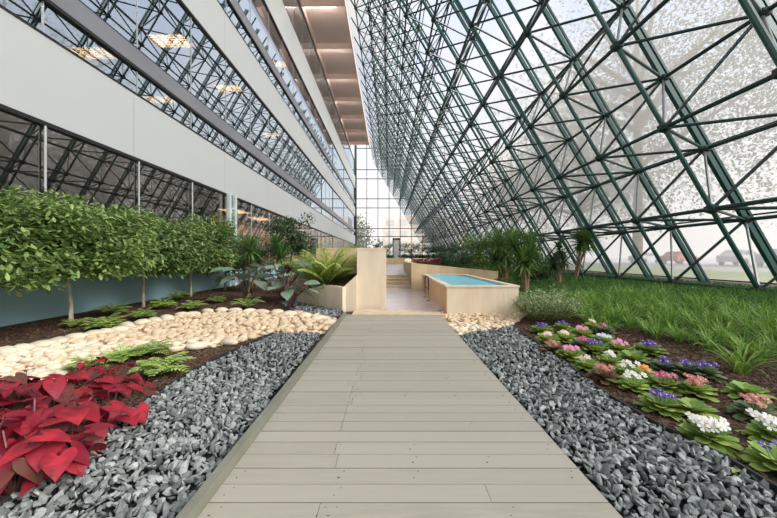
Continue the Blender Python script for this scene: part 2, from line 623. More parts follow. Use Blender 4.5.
# ------------------------------------------------------------------ boardwalk
bw = MB()
rnd = random.Random(5)
y = 0.3
i = 0
while y < 7.23:
    w = 0.1345
    wid = 0.1400
    joint = rnd.choice([None, -0.36, -0.30, -0.42, -0.33])
    if i % 7 == 3:
        joint = rnd.choice([0.55, -0.36])
    x0, x1 = -0.955, 1.17
    z = rnd.uniform(-0.0012, 0.0012)
    spans = [(x0, x1)] if joint is None else [(x0, joint - .0015), (joint + .0015, x1)]
    for a, b_ in spans:
        # board with softened top edges
        e = .0012
        prof = [(y, -.035), (y + w, -.035), (y + w, -e + z), (y + w - e, z), (y + e, z), (y, -e + z)]
        vs = [(a, p[0], p[1]) for p in prof] + [(b_, p[0], p[1]) for p in prof]
        n = 6
        fs = [(k, (k + 1) % n, n + (k + 1) % n, n + k) for k in range(n)]
        bw.add(vs, [fs[2], fs[3], fs[4]] + [tuple(range(n))[::-1], tuple(range(n, 2 * n))])
        bw.add(vs, [fs[0], fs[1], fs[5]], 1)  # side faces coloured dark so the gaps between boards read as shade
    y += wid
    i += 1
M_DECK = mat('painted_deck_board', (163, 158, 143), 0.6, c2=(154, 149, 134), scale=3.0, detail=6, stretch=(1, 9, 1), island=(168, 163, 148), bump=0.08, bscale=20)
deck = thing('boardwalk', 'straight boardwalk of grey painted planks running to the pool terrace', 'boardwalk', (0, 0, 0))
bw.build('planking', [M_DECK, mat('gap_shade_board_edge', (84, 78, 66), .9, c2=(66, 60, 50), scale=9)], deck)
k = MB()
k.box(-1.01, -0.957, 0.3, 7.25, -.05, .068)
tag(k.build('kerb_rail', mat('kerb_paint', (128, 128, 113), .6, c2=(118, 118, 103), scale=4), deck), 'raised grey green kerb board along the left side')
k = MB()
for xx in (-.9, 0.1, 1.1):
    k.box(xx - .02, xx + .02, .3, 7.2, -.06, -.036)
k.box(1.14, 1.165, .3, 7.2, -.06, -.036)
k.box(-.95, 1.14, .3, 7.22, -.0445, -.0365)  # dark sheet added below the planks to deepen the shade in the gaps
k.build('joist_and_gap_shade', M_EDGE, deck)
k = MB()
yy = 0.3
while yy < 4.5:
    for xx in (-.36, -.30, .15, .62, 1.08, -.9):
        if rnd.random() < .45:
            k.tube([(xx + rnd.uniform(-.012, .012), yy + .05, -.0005), (xx, yy + .05, .0018)], .0035, 6)
            k.tube([(xx + .03, yy + .105, -.0005), (xx + .03, yy + .105, .0018)], .0035, 6)
    yy += .14
k.build('screw_heads', M_EDGE, deck)

# ------------------------------------------------------------------ terrace: threshold, floor, steps
b = MB()
b.box(-.83, 1.20, 7.25, 7.95, -.05, .012)
struct(b.build('threshold_slab', M_TREAD))
b = MB()
b.box(-.2, 1.5, 7.95, 13.4, -.05, .004)
struct(b.build('floor', M_TILE))
b = MB()
for s in range(4):
    b.box(-.25, .915, 13.3 + .34 * s, 14.9, .13 * s - .02, .13 * (s + 1) - .03)
    b.box(-.25, .915, 13.27 + .34 * s, 14.9, .13 * (s + 1) - .03, .13 * (s + 1))
tag(b.build('terrace_steps', M_TREAD), 'four low beige stone steps up to the raised terrace', 'steps')
b = MB()
b.box(-3.5, .98, 14.9, 38.5, .3, .52)
b.box(.98, 6, 19.5, 38.5, .3, .52)
struct(b.build('floor_terrace', M_TILE))


def wall_box(name, x0, x1, y0, y1, z0, z1, m, label=None, cat=None, cap=.035):
    b = MB()
    e = .012
    b.box(x0, x1, y0, y1, z0, z1 - cap)
    b.box(x0 - e, x1 + e, y0 - e, y1 + e, z1 - cap, z1)
    o = b.build(name, m)
    if label:
        tag(o, label, cat)
    return o


# left planter
pl = thing('stone_planter', 'cream clad planter with low sloping front wall beside the boardwalk end', 'planter', (0, 0, 0))
b = MB()
b.box(-.80, -.075, 8.12, 10.9, -.05, 1.50)
b.box(-.81, -.065, 8.11, 10.91, 1.50, 1.54)
b.build('pillar_block', M_STONE, pl)
b = MB()   # low wing wall with a sloping top, stepping down to the front wall
vs = []
for yy in (8.0, 8.2):
    vs += [(-1.14, yy, -.05), (-.80, yy, -.05), (-.80, yy, .86), (-1.14, yy, .55)]
b.add(vs, [(0, 1, 2, 3), (7, 6, 5, 4), (3, 2, 6, 7), (0, 3, 7, 4), (1, 5, 6, 2)])
b.build('wing_wall', M_STONE, pl)
b = MB()
A_, B_ = Vector((-1.14, 7.93, 0)), Vector((-2.75, 9.6, 0))
t = (B_ - A_).normalized()
n = Vector((t.y, -t.x, 0)) * .2
n = Vector((-t.y, t.x, 0)) * -.2
zt = [.56, .56, .42, .16]
pp = [A_, A_ + t * 0.8, A_ + t * 1.6, B_]
vs = []
for q, z in zip(pp, zt):
    vs += [Vector((q.x, q.y, -.06)), Vector((q.x, q.y, z)), Vector((q.x + n.x, q.y + n.y, z)), Vector((q.x + n.x, q.y + n.y, -.06))]
fs = []
for i in range(3):
    a = 4 * i
    fs += [(a, a + 4, a + 5, a + 1), (a + 1, a + 5, a + 6, a + 2), (a + 2, a + 6, a + 7, a + 3)]
fs += [(0, 1, 2, 3), (12, 15, 14, 13)]
b.add(vs, fs)
b.build('front_wall', M_STONE, pl)
b = MB()
b.box(-2.4, -.80, 10.65, 10.9, -.05, 1.57)
b.box(-2.4, -.80, 10.64, 10.91, 1.57, 1.61)
b.build('back_wall', M_STONE2, pl)
b = MB()
b.add([(-1.1, 8.2, .45), (-.8, 8.2, .62), (-.8, 10.65, .80), (-2.4, 10.65, .62), (-2.7, 9.7, .1), (-1.9, 8.9, .36)], [(0, 1, 2, 3, 4, 5)])
b.build('soil_fill', M_SOIL, pl)

# right planter wall behind the pool
b = MB()
for z0a, z1a, z0b, z1b, e in ((-.05, 1.045, -.05, .70, 0), (1.045, 1.08, .70, .735, .012)):
    vs = [(.93 - e, 13.0 - e, z0a), (4.45 + e, 13.0 - e, z0b), (4.45 + e, 13.3 + e, z0b), (.93 - e, 13.3 + e, z0a),
          (.93 - e, 13.0 - e, z1a), (4.45 + e, 13.0 - e, z1b), (4.45 + e, 13.3 + e, z1b), (.93 - e, 13.3 + e, z1a)]
    b.add(vs, [(0, 3, 2, 1), (4, 5, 6, 7), (0, 1, 5, 4), (1, 2, 6, 5), (2, 3, 7, 6), (3, 0, 4, 7)])
tag(b.build('planter_wall', M_STONE2), 'ochre clad planter wall standing behind the blue pool', 'planter wall')
wall_box('planter_wall', .93, 1.18, 13.32, 20, .0, 1.06, M_STONE2, 'ochre planter side wall running back along the terrace steps', 'planter wall')
wall_box('terrace_wall', -3.5, 2.0, 38.6, 39, .3, 1.25, M_STONE2, 'far low beige wall closing the raised terrace before the shrubs', 'low wall')

# plunge pool
pool = thing('plunge_pool', 'raised turquoise pool box with cream front and brown side', 'pool', (1.36, 7.42, -.05))
X1, Y1, ZT = 1.66, 5.3, .70
b = MB()
b.box(0, X1, 0, .10, 0, ZT - .04)
b.box(X1 - .10, X1, .10, Y1, 0, ZT - .04)
b.box(.0, X1 - .10, Y1 - .1, Y1, 0, ZT - .04)
for k_ in range(1, 14):      # vertical seams of the cladding
    xx = X1 * k_ / 14
    b.box(xx - .002, xx + .002, -.003, 0, .01, ZT - .05)
b.build('cladding', M_STONE, pool)
b = MB()
b.box(0, .10, .10, Y1 - .1, 0, ZT - .04)
b.box(-.012, 0, -.0, Y1, 0, ZT - .04)
tag(b.build('side_panel', M_WOODP, pool), 'brown timber look side facing the walkway')
b = MB()
b.box(-.03, X1 + .02, -.02, .14, ZT - .04, ZT)
b.box(-.03, X1 + .02, Y1 - .14, Y1 + .02, ZT - .04, ZT)
b.box(-.03, .13, .14, Y1 - .14, ZT - .04, ZT)
b.box(X1 - .14, X1 + .02, .14, Y1 - .14, ZT - .04, ZT)
b.build('coping', M_STONE, pool)
M_BASIN = mat('turquoise_basin', (140, 222, 236), .4, c2=(160, 230, 242), scale=3)
b = MB()
b.box(.10, X1 - .10, .10, Y1 - .1, .15, .2)
b.box(.10, .13, .10, Y1 - .1, .2, ZT - .04)
b.box(X1 - .13, X1 - .1, .10, Y1 - .1, .2, ZT - .04)
b.box(.13, X1 - .13, .10, .13, .2, ZT - .04)
b.box(.13, X1 - .13, Y1 - .13, Y1 - .1, .2, ZT - .04)
b.box(.13, .75, 1.6, 3.0, .2, .50)
b.build('basin', M_BASIN, pool)
wm = bpy.data.materials.new('pool_water')
wm.use_nodes = True
N, L = wm.node_tree.nodes, wm.node_tree.links
N.remove(N['Principled BSDF'])
tr = N.new('ShaderNodeBsdfTransparent')
tr.inputs[0].default_value = (.78, .95, .98, 1)
gl = N.new('ShaderNodeBsdfGlossy')
gl.inputs['Roughness'].default_value = .03
df = N.new('ShaderNodeBsdfDiffuse')
df.inputs[0].default_value = (.36, .78, .86, 1)
mx = N.new('ShaderNodeMixShader')
mx.inputs[0].default_value = .55
m2 = N.new('ShaderNodeMixShader')
m2.inputs[0].default_value = .12
nz = N.new('ShaderNodeTexNoise')
nz.inputs['Scale'].default_value = 6
bp = N.new('ShaderNodeBump')
bp.inputs['Strength'].default_value = .15
L.new(nz.outputs['Fac'], bp.inputs['Height'])
L.new(bp.outputs[0], gl.inputs['Normal'])
L.new(tr.outputs[0], mx.inputs[1])
L.new(df.outputs[0], mx.inputs[2])
L.new(mx.outputs[0], m2.inputs[1])
L.new(gl.outputs[0], m2.inputs[2])
L.new(m2.outputs[0], N['Material Output'].inputs['Surface'])
b = MB()
b.add([(.13, .13, ZT - .055), (X1 - .13, .13, ZT - .055), (X1 - .13, Y1 - .13, ZT - .055), (.13, Y1 - .13, ZT - .055)], [(0, 1, 2, 3)])
b.build('water', wm, pool)
# dark rail leaning at the pool's side
rl = thing('grab_rail', 'black metal rail at the walkway side of the pool', 'rail', (1.2, 9.6, 0.004))
b = MB()
b.tube([(0, 0, 0), (0, 0, .62), (0, .12, .70), (0, .8, .70), (0, .92, .62), (0, .92, 0)], .022, 8)
b.tube([(0, .0, .35), (0, .92, .35)], .015, 8)
b.build('rail_tube', M_BLACK, rl)
b = MB()
b.tube([(0, 0, 0), (0, 0, .012)], .05, 12)
b.tube([(0, .92, 0), (0, .92, .012)], .05, 12)
b.build('foot_plate', M_BLACK, rl)

# ------------------------------------------------------------------ left building
XW = -7.6
Y0, YE = -4.0, 73.7
PIT = 2.65
bands = [('spandrel', 4.30, 6.20), ('strip', 7.05, 7.58), ('spandrel', 10.7, 12.7), ('strip', 13.55, 14.1), ('spandrel', 17.0, 19.7)]
b = MB()
s = MB()
for kind, z0, z1 in bands:
    if kind == 'spandrel':
        b.box(XW - .25, XW, Y0, YE, z0, z1)
    else:
        s.box(XW - .25, XW + .03, Y0, YE, z0, z1)
wl = struct(b.build('wall_left', M_SPAN))
sb = struct(s.build('trim_1', M_STRIP))
b = MB()
jt = MB()
for kind, z0, z1 in bands:
    b.box(XW - .02, XW + .045, Y0, YE, z0 - .09, z0 - .0)  # black strip along each lower edge, drawn for the shadow line
    b.box(XW - .02, XW + .02, Y0, YE, z1, z1 + .05)
    if kind == 'spandrel':
        k = 0
        while True:
            yy = 9.55 + 5.3 * (k - 1)
            if yy > YE:
                break
            jt.box(XW, XW + .0015, yy - .005, yy + .005, z0 + .01, z1 - .01)
            k += 1
b.box(XW - .03, XW + .06, Y0, YE, 23.0 - .15, 23.0)
struct(b.build('trim_2', M_BLACK))
jt.build('panel_joint', M_STRIP, wl)
wins = [(.87, 4.21, G_FACL), (6.25, 6.96, G_FAC), (7.63, 10.61, G_FAC), (12.75, 13.46, G_FAC), (14.15, 16.91, G_FAC), (19.75, 22.9, G_FAC)]
for i, (z0, z1, gm) in enumerate(wins):
    b = MB()
    b.add([(XW - .04, Y0, z0), (XW - .04, YE, z0), (XW - .04, YE, z1), (XW - .04, Y0, z1)], [(0, 1, 2, 3)])
    w = struct(b.build('window_%d' % (i + 1), gm))
    b = MB()
    yy = 7.07 - PIT * 4
    while yy < YE:
        if i == 0:
            b.tube([(XW + .02, yy, z0), (XW + .02, yy, z1)], .024, 8)
        else:
            b.box(XW - .05, XW - .02, yy - .012, yy + .012, z0, z1)
        yy += PIT
    b.build('mullion', M_SILVER, w)
# blue grey dwarf wall under the windows
b = MB()
b.box(XW - .15, XW + .03, Y0, YE, -.06, .84)
b.box(XW - .17, XW + .05, Y0, YE, .84, .87)
struct(b.build('wall_left_base', M_BLUEW))
# paired pale columns
cpair = MB()
for yy in (15.0, 15.55):
    cpair.box(XW + .06, XW + .2, yy - .09, yy + .09, -.05, 4.3)
for zz in (.9, 2.4, 3.6):
    cpair.box(XW + .09, XW + .17, 15.09, 15.46, zz, zz + .05)
struct(cpair.build('column', mat('pale_teal_column', (206, 222, 220), .4, c2=(196, 214, 212), scale=2)))
# rooms behind the glass
M_INT = mat('interior_grey', (120, 112, 104), .8, c2=(104, 98, 92), scale=.6)
M_INTC = mat('interior_ceiling', (150, 142, 130), .8, c2=(140, 132, 122), scale=.6)
M_ORANGE = mat('amber_wood_wall', (236, 204, 150), .5, c2=(222, 186, 128), scale=2, stretch=(1, 1, .3))
b = MB()
for z0, z1 in ((4.25, 4.5), (7.1, 7.5), (10.75, 11), (13.6, 14), (17.05, 17.4), (23.0, 23.3), (-.2, -.05)):
    b.box(-15.8, XW - .27, Y0, YE, z0, z1)
struct(b.build('floor_slab', M_INTC))
b = MB()
b.box(-16, -15.8, Y0, YE, -.2, 24)
b.box(-16, XW - .3, YE, YE + .2, -.2, 24)
b.box(-16, XW - .3, Y0 - .2, Y0, -.2, 24)
struct(b.build('wall_office_back', M_INT))
b = MB()
b.box(-11.2, -11.0, 20.0, 40.0, -.05, 4.2)
struct(b.build('wall_lobby', M_ORANGE))
b = MB()
b.box(-10.99, -10.9, 26.0, 30.5, -.05, 2.6)
struct(b.build('trim_3', mat('dark_wood_trim', (120, 62, 34), .5, c2=(96, 46, 26), scale=3)))


def make_light(label, loc, size=(1.2, 1.5), group=None):
    t = thing('ceiling_light', label, 'ceiling light', loc, 0, group)
    w, d = size
    b = MB()
    b.box(-w / 2, w / 2, -d / 2, -d / 2 + .04, -.06, 0)
    b.box(-w / 2, w / 2, d / 2 - .04, d / 2, -.06, 0)
    b.box(-w / 2, -w / 2 + .04, -d / 2 + .04, d / 2 - .04, -.06, 0)
    b.box(w / 2 - .04, w / 2, -d / 2 + .04, d / 2 - .04, -.06, 0)
    for k in range(1, 4):
        x = -w / 2 + w * k / 4
        b.box(x - .02, x + .02, -d / 2 + .04, d / 2 - .04, -.06, -.01)
    for k in range(1, 6):
        y_ = -d / 2 + d * k / 6
        b.box(-w / 2 + .04, w / 2 - .04, y_ - .008, y_ + .008, -.058, -.012)
    b.build('louvre_frame', M_WHITE, t)
    b = MB()
    b.box(-w / 2 + .04, w / 2 - .04, -d / 2 + .04, d / 2 - .04, -.009, -.002)
    b.build('diffuser', E_LOUV, t)
    return t


lt = make_light('warm louvred ceiling light behind first floor glass, nearest and lowest', (-8.4, 9.0, 7.1), (1.15, .6), 'office ceiling lights')
dup(lt, (-8.4, 11.65, 7.1), 0, 1, 'warm louvred ceiling light behind first floor glass, farther of the lower two')
lt2 = make_light('large warm louvred ceiling light in the second floor glass, nearest one', (-9.45, 13.9, 10.75), (1.6, .9), 'upper office ceiling lights')
dup(lt2, (-8.9, 17.8, 10.75), 0, .85, 'warm ceiling light in the second floor glass, second from the camera')
dup(lt2, (-8.9, 24.5, 10.75), 0, .8, 'small far ceiling light in the second floor glass')
make_light('tiny warm ceiling light in the third floor glass', (-9.0, 26.0, 17.05), (1.4, .8))
for i, yy in enumerate((20.0, 24.0, 28.5, 33.5)):
    make_light(['warm lobby ceiling light just behind the paired pale columns', 'warm lobby ceiling light before the dark wooden panel', 'warm lobby ceiling light beyond the dark wooden panel', 'farthest warm lobby ceiling light over the amber wall'][i],
               (-9.6, yy, 4.24), (1.2, 2.0), 'lobby ceiling lights')

# ------------------------------------------------------------------ high ceiling with coffers
b = MB()
CX0, CX1 = XW, -3.7
b.box(CX0, CX1, Y0, 63.3, 23.55, 23.8)
cove_y = []
yy = 33.2 - 5.6 * 6
while yy < 63.4:
    if yy > Y0:
        b.box(CX0, CX1 - .1, yy, yy + .14, 23.0, 23.55)
        cove_y.append(yy + .14)
    yy += 5.6
b.box(CX1 - .12, CX1, Y0, 63.3, 22.95, 23.55)
b.box(CX0, CX0 + .12, Y0, 63.3, 23.0, 23.55)
struct(b.build('ceiling', M_CEIL))
E_COVE_FILL = emit_mat('added_cove_glow', (1.0, .91, .86), 38.0)  # unseen glow strips behind the beams, added to brighten the dark ceiling
cv = thing('cove_fill', 'slim added fill strip brightening a beige ceiling coffer high above', 'fill light', (-5.9, cove_y[0], 23.12), 0, 'fill lights added in the ceiling coffers')
b = MB()
b.box(-1.3, 1.3, 0, .05, -.05, 0)
b.build('fill_strip_back', M_WHITE, cv)
b = MB()
b.box(-1.28, 1.28, .005, .16, 0.0, .03)
b.build('lens', E_COVE_FILL, cv)
for yy in cove_y[1:]:
    dup(cv, (-5.9, yy, 23.12))

# ------------------------------------------------------------------ end wall
b = MB()
b.add([(XW, YE, -.05), (13, YE, -.05), (13, YE, 29), (XW, YE, 29)], [(0, 1, 2, 3)])
ew = struct(b.build('wall_end', G_END))
b = MB()
xx = XW + .05
while xx < 13:
    b.box(xx - .07, xx + .07, YE - .16, YE - .01, -.05, 29)
    xx += 2.56
for zz in (1.3, 6.1, 7.96, 12.7, 14.8, 19.4, 21.5, 26.4):
    b.box(XW, 13, YE - .14, YE - .02, zz - .08, zz + .08)
b.box(XW - .2, XW + .3, YE - .5, YE - .1, -.05, 28)
b.build('mullion_grid', M_MULL, ew)
b = MB()
DX = .95
b.box(DX, DX + .22, YE - .28, YE - .16, -.05, 5.6)
b.box(DX + 1.6, DX + 1.82, YE - .28, YE - .16, -.05, 5.6)
b.box(DX, DX + 1.82, YE - .28, YE - .16, 5.4, 5.75)
dr = struct(b.build('door_1', M_MULL))
b = MB()
b.box(DX + .22, DX + 1.6, YE - .24, YE - .2, -.05, 5.4)
b.build('door_leaf', mat('white_door', (225, 225, 222), .4, c2=(216, 216, 212), scale=1), dr)

# ------------------------------------------------------------------ space frame on the right
SX, SZ, SY = -1.24, 2.13, 2.55
AX, AZ, AY = 12.0, .31, 12.2
BX, BZ, BY = 9.7, .44, 10.93
NA, NBR = 12, 11
KS = range(-6, 25)


def Anode(i, k):
    return Vector((AX + SX * i, AY + SY * k, AZ + SZ * i))


def Bnode(j, k):
    return Vector((BX + SX * j, BY + SY * k, BZ + SZ * j))


sf = thing('space_frame', 'dark teal steel space frame leaning over the right side of the hall', 'space frame', (0, 0, 0))
NRM = Vector((2.13, 0, 1.24)).normalized()
for k in KS:
    b = MB()
    p0, p1 = Anode(0, k), Anode(NA - 1, k)
    d = (p1 - p0).normalized()
    p1 = p1 + d * .9
    for off, hw, dp in ((0.0, .062, .07), (.20, .034, .035)):
        c0, c1 = p0 + NRM * off - d * .15, p1 + NRM * off
        vs = []
        for c in (c0, c1):
            for sy, sn in ((-1, -1), (1, -1), (1, 1), (-1, 1)):
                vs.append(c + Vector((0, sy * hw, 0)) + NRM * sn * dp)
        b.add(vs, [(0, 1, 5, 4), (1, 2, 6, 5), (2, 3, 7, 6), (3, 0, 4, 7), (0, 3, 2, 1), (4, 5, 6, 7)])
    for i in range(NA):      # stand off brackets
        b.tube([Anode(i, k) + NRM * .08, Anode(i, k) + NRM * .18], .03, 6)
    b.build('outer_rib', M_TEAL, sf)
    b = MB()
    q0, q1 = Bnode(0, k), Bnode(NBR - 1, k)
    b.tube([q0 - d * .3, q1 + d * 1.3], .060, 8)
    b.build('inner_rib', M_TEAL, sf)
ya, yb = Anode(0, KS[0]).y, Anode(0, KS[-1]).y
for i in range(NA):
    b = MB()
    n0 = Anode(i, 0)
    b.tube([(n0.x, ya, n0.z), (n0.x, yb, n0.z)], .055, 6)
    b.tube([(n0.x + NRM.x * .3, ya, n0.z + NRM.z * .3), (n0.x + NRM.x * .3, yb, n0.z + NRM.z * .3)], .035, 4)
    b.build('outer_chord', M_TEALD, sf)
for j in range(NBR):
    b = MB()
    n0 = Bnode(j, 0)
    b.tube([(n0.x, ya - 1.27, n0.z), (n0.x, yb - 1.27, n0.z)], .055, 6)
    b.build('inner_chord', M_TEALD, sf)
# base beam
b = MB()
b.box(AX - .18, AX + .3, ya, yb, .1, .36)
b.box(BX - .05, BX + .1, ya, yb, .26, .40)
b.build('base_beam', M_TEAL, sf)
diags = []
for k in KS[1:]:
    for j in range(NBR):
        q = Bnode(j, k)
        for di, dk in ((0, -1), (0, 0), (1, -1), (1, 0)):
            # outer ribs either side of this inner rib: k-1 (nearer) and k (farther)
            a = Anode(j + di, k + dk)
            diags.append((q, a, (di == 1 and dk == 0)))


def vis_key(p):
    if p.y < 1:
        return 1e9
    px = 388 + F * p.x / p.y
    py = 257.5 - F * (p.z - CAMH) / p.y
    return p.y + (0 if (-20 < px < 800 and -30 < py < 520) else 1e6)


diags.sort(key=lambda t: vis_key((t[0] + t[1]) / 2))
rest = MB()
for n_, (q, a, rod) in enumerate(diags):
    d = (a - q).normalized()
    r = .035 if rod else .042
    if n_ < 100:
        b = MB()
        b.tube([q + d * .1, a - d * .1], r, 6)
        o = b.build('diagonal_brace', M_ROD if rod else M_TEALD, sf)
        if rod:
            o['label'] = 'slim grey steel rod'
    else:
        rest.tube([q + d * .1, a - d * .1], r, 4, mi=1 if rod else 0, caps=False)
o = rest.build('diagonal_braces', [M_TEALD, M_ROD], sf)
o['kind'] = 'stuff'
nodes = [Anode(i, k) for i in range(NA) for k in KS] + [Bnode(j, k) for j in range(NBR) for k in KS]
nodes.sort(key=vis_key)
rest = MB()
for n_, p in enumerate(nodes):
    if n_ < 100:
        b = MB()
        b.ball(p, .16, sub=1, sq=(1, 1.25, .9))
        b.build('node_hub', M_HUB, sf)
    else:
        rest.ball(p, .14, sub=1)
o = rest.build('node_hubs', M_HUB, sf)
o['kind'] = 'stuff'

# sloped glass skin, one sheet with glazing bars
g0, g1 = Anode(0, 0) + NRM * .40, Anode(NA - 1, 0) + NRM * .40
dd = (g1 - g0).normalized()
g1 = g1 + dd * 1.6
b = MB()
b.add([(g0.x, ya - 1, g0.z - .1), (g0.x, YE, g0.z - .1), (g1.x, YE, g1.z), (g1.x, ya - 1, g1.z)], [(0, 1, 2, 3)])
wr = struct(b.build('wall_right', G_ROOF))
b = MB()
b.add([(-3.7, ya - 1, 23.6), (-3.7, YE, 23.6), (g1.x, YE, g1.z), (g1.x, ya - 1, g1.z)], [(0, 1, 2, 3)])
struct(b.build('ceiling_glass', G_ROOF))
b = MB()
b.box(12.0, 12.7, ya - 1, YE, -.3, .22)
struct(b.build('trim_4', M_GREYP))

# ------------------------------------------------------------------ plants
def ficus(label, loc, h0, h1, rad, seed, trunk_r=.04, n=2200, m=L_FICUS, name='weeping_fig', cat='tree', ls=.09, group=None, sy=1.0, barkm=None, xlim=None):
    rnd = random.Random(seed)
    t = thing(name, label, cat, loc, 0, group)
    b = MB()
    top = h1 - .5 * (h1 - h0)
    pts = [(rnd.uniform(-.02, .02) * k, rnd.uniform(-.02, .02) * k, top * k / 4 - .03) for k in range(5)]
    b.tube(pts, [trunk_r * (1.15 - .1 * k) for k in range(5)], 8)
    br = []
    for k in range(12):
        a = k * 2.4
        r0 = rad * rnd.uniform(.4, .8)
        z1 = h0 + (h1 - h0) * rnd.uniform(.25, .85)
        e = (math.cos(a) * r0, math.sin(a) * r0 * sy, z1)
        zs = h0 + (top - h0) * rnd.uniform(.35, .9)
        b.tube([(0, 0, zs), (e[0] * .5, e[1] * .5, (zs + z1) / 2 + .05), e], [trunk_r * .4, trunk_r * .28, trunk_r * .12], 5)
        br.append(e)
    b.build('trunk', barkm or M_BARK, t, smooth=True)
    b = MB()
    cen = [(math.cos(k * 2.4) * rad * .55 * (k / 21) ** .5 * 1.3, math.sin(k * 2.4) * rad * .55 * sy * (k / 21) ** .5 * 1.3,
            h0 + (h1 - h0) * (.2 if k % 2 else rnd.uniform(.4, .82))) for k in range(22)]
    rr = [rad * rnd.uniform(.34, .52) for _ in cen]
    rd = random.Random(seed + 1)
    st = random.getstate()
    random.seed(seed)
    for _ in range(n):
        k = rd.randrange(len(cen))
        c = cen[k]
        u = rd.uniform(-1, 1)
        a = rd.uniform(0, 2 * PI)
        s_ = math.sqrt(1 - u * u)
        r = rr[k] * (rd.random() ** .45)
        p = (c[0] + s_ * math.cos(a) * r, c[1] + s_ * math.sin(a) * r, c[2] + u * r * .8)
        if p[2] > h1 or p[2] < h0 - .1 or (xlim is not None and p[0] + loc[0] < xlim):
            continue
        az = math.atan2(p[1], p[0]) + rd.gauss(0, .9)
        b.leaf4(p, az, rd.gauss(-.35, .45), ls * rd.uniform(.7, 1.3), ls * rd.uniform(.38, .55))
    random.setstate(st)
    b.build('foliage', m, t)
    return t


def at_wall(px, X):
    return (X, F * abs(X) / abs(px - 388))


ficus('leafy green fig tree cropped by the left picture edge', (-6.5, 4.75, -.05), .95, 2.40, 1.45, 21, n=7500, ls=.125, xlim=-7.4)
ficus('broad leafy fig tree with white trunk, nearest whole one left', (-6.3, 6.35, -.05), 1.08, 2.66, 1.45, 22, n=10500, ls=.125, xlim=-7.4, trunk_r=.035)
ficus('leafy fig tree with slim pale trunk, second along the blue wall', (-6.7, 8.75, -.05), 1.0, 2.75, 1.5, 23, n=9000, trunk_r=.033, m=L_FICUSD, ls=.14, xlim=-7.4)
ficus('dense fig tree over the blue wall, third from the camera', (-6.85, 11.1, -.05), 1.0, 2.9, 1.5, 24, n=8500, trunk_r=.033, ls=.14, xlim=-7.4)
ficus('darker fig tree just before the paired pale columns', (-6.8, 13.3, -.05), .75, 2.85, 1.45, 25, n=7000, trunk_r=.035, m=L_FICUSD, ls=.14, xlim=-7.35)
ficus('tall dark umbrella tree standing behind the palm', (-5.3, 17.5, -.05), 1.4, 3.95, 1.35, 26, n=3600, m=L_DARK, ls=.17, name='umbrella_tree', barkm=M_TRUNK)


def spiky(label, loc, heads, bl, seed, name='yucca', m=L_YUCCA, w=.05, n=60, trunk=M_TRUNK, tr=.05, cat='plant', group=None, droop=1.0):
    """heads: list of (dx, dy, z) crown positions, a trunk to each"""
    rnd = random.Random(seed)
    t = thing(name, label, cat, loc, 0, group)
    for (dx, dy, z) in heads:
        b = MB()
        b.tube([(dx * .15, dy * .15, -.04), (dx * .4, dy * .4, z * .4), (dx * .8, dy * .8, z * .75), (dx, dy, z)], [tr * 1.2, tr, tr * .85, tr * .8], 8)
        b.build('trunk', trunk, t, smooth=True)
    for (dx, dy, z) in heads:
        b = MB()
        for k in range(n):
            f = k / n
            el = R(88) - f * R(135)
            b.blade((dx, dy, z + .12 * (1 - f)), k * 2.4 + rnd.uniform(-.2, .2), el + rnd.gauss(0, .08), bl * rnd.uniform(.8, 1.1) * (.75 + .25 * math.sin(PI * f)), w,
                    droop * rnd.uniform(.3, 1), 5, fold=.3)
        b.build('blade_crown', m, t)
    return t


spiky('spiky dark dracaena behind the maroon leaved plants, nearer the pale columns', (-5.35, 12.3, -.05), [(0, 0, 1.55), (.3, .2, 1.1)], .9, 31, name='dracaena', w=.07, n=90)
spiky('spiky dark dracaena left of the palm, behind the broad grey leaves', (-4.2, 12.6, -.05), [(0, 0, 1.3), (-.3, .3, 1.7)], .9, 32, name='dracaena', w=.07, n=90)
spiky('dense yucca with pale twin trunks right of the pool', (5.0, 11.6, .12), [(-.12, 0, .95), (.18, .1, 1.15), (-.3, .3, 1.5), (.3, .35, 1.55)], .92, 33, w=.07, n=120, tr=.055, droop=.6)
spiky('tall yucca behind the pool, left of the twin trunked yucca', (5.15, 14.1, .1), [(0, 0, 1.2), (-.35, .1, 1.0), (.35, .3, 1.8), (-.2, .2, 1.7)], 1.0, 34, w=.075, n=120, tr=.055, droop=.6)
spiky('dark drooping dracaena between yucca and leaning dracaena', (7.1, 13.3, .2), [(0, 0, 1.35), (.2, .1, .9), (-.2, .1, .7)], .72, 35, name='dracaena', m=L_DARK, w=.06, n=90, tr=.04, droop=1.5)
spiky('leaning dracaena with bent bare trunk before the sloped frame', (8.7, 15.0, .3), [(.62, 0, 1.75), (.45, .2, 1.6)], 1.05, 36, name='dracaena', w=.08, n=110, tr=.055, droop=.7)
ficus('bushy green tree at the far right behind the pool wall', (6.6, 23.0, .1), .5, 3.3, 1.9, 41, n=4800, m=L_FICUS, ls=.2, name='bushy_tree')
ficus('dark round shrub between pool and bushy tree', (4.6, 21.0, .1), .1, 2.0, 1.0, 42, n=2400, m=L_DARK, ls=.16, name='round_shrub', cat='shrub')
ficus('small dark shrub at the left end of the right planter', (5.6, 30.0, .1), .1, 2.9, 1.4, 43, n=2400, m=L_DARK, ls=.2, name='round_shrub', cat='shrub')
ficus('low dark shrub right of the bushy tree by the frame foot', (8.3, 19.0, .2), .1, 1.9, 1.2, 44, n=2400, m=L_DARK, ls=.16, name='round_shrub', cat='shrub')
ficus('low leafy shrub behind the yucca trunks on the lawn', (7.3, 15.5, .2), .1, 1.3, .9, 45, n=2000, m=L_DARK, ls=.13, name='round_shrub', cat='shrub')

ficus('low green shrub at the right end of the ochre planter wall', (4.45, 12.3, 0), .02, .62, .5, 46, n=1500, m=L_FICUSD, ls=.09, name='low_shrub', cat='shrub', trunk_r=.02)
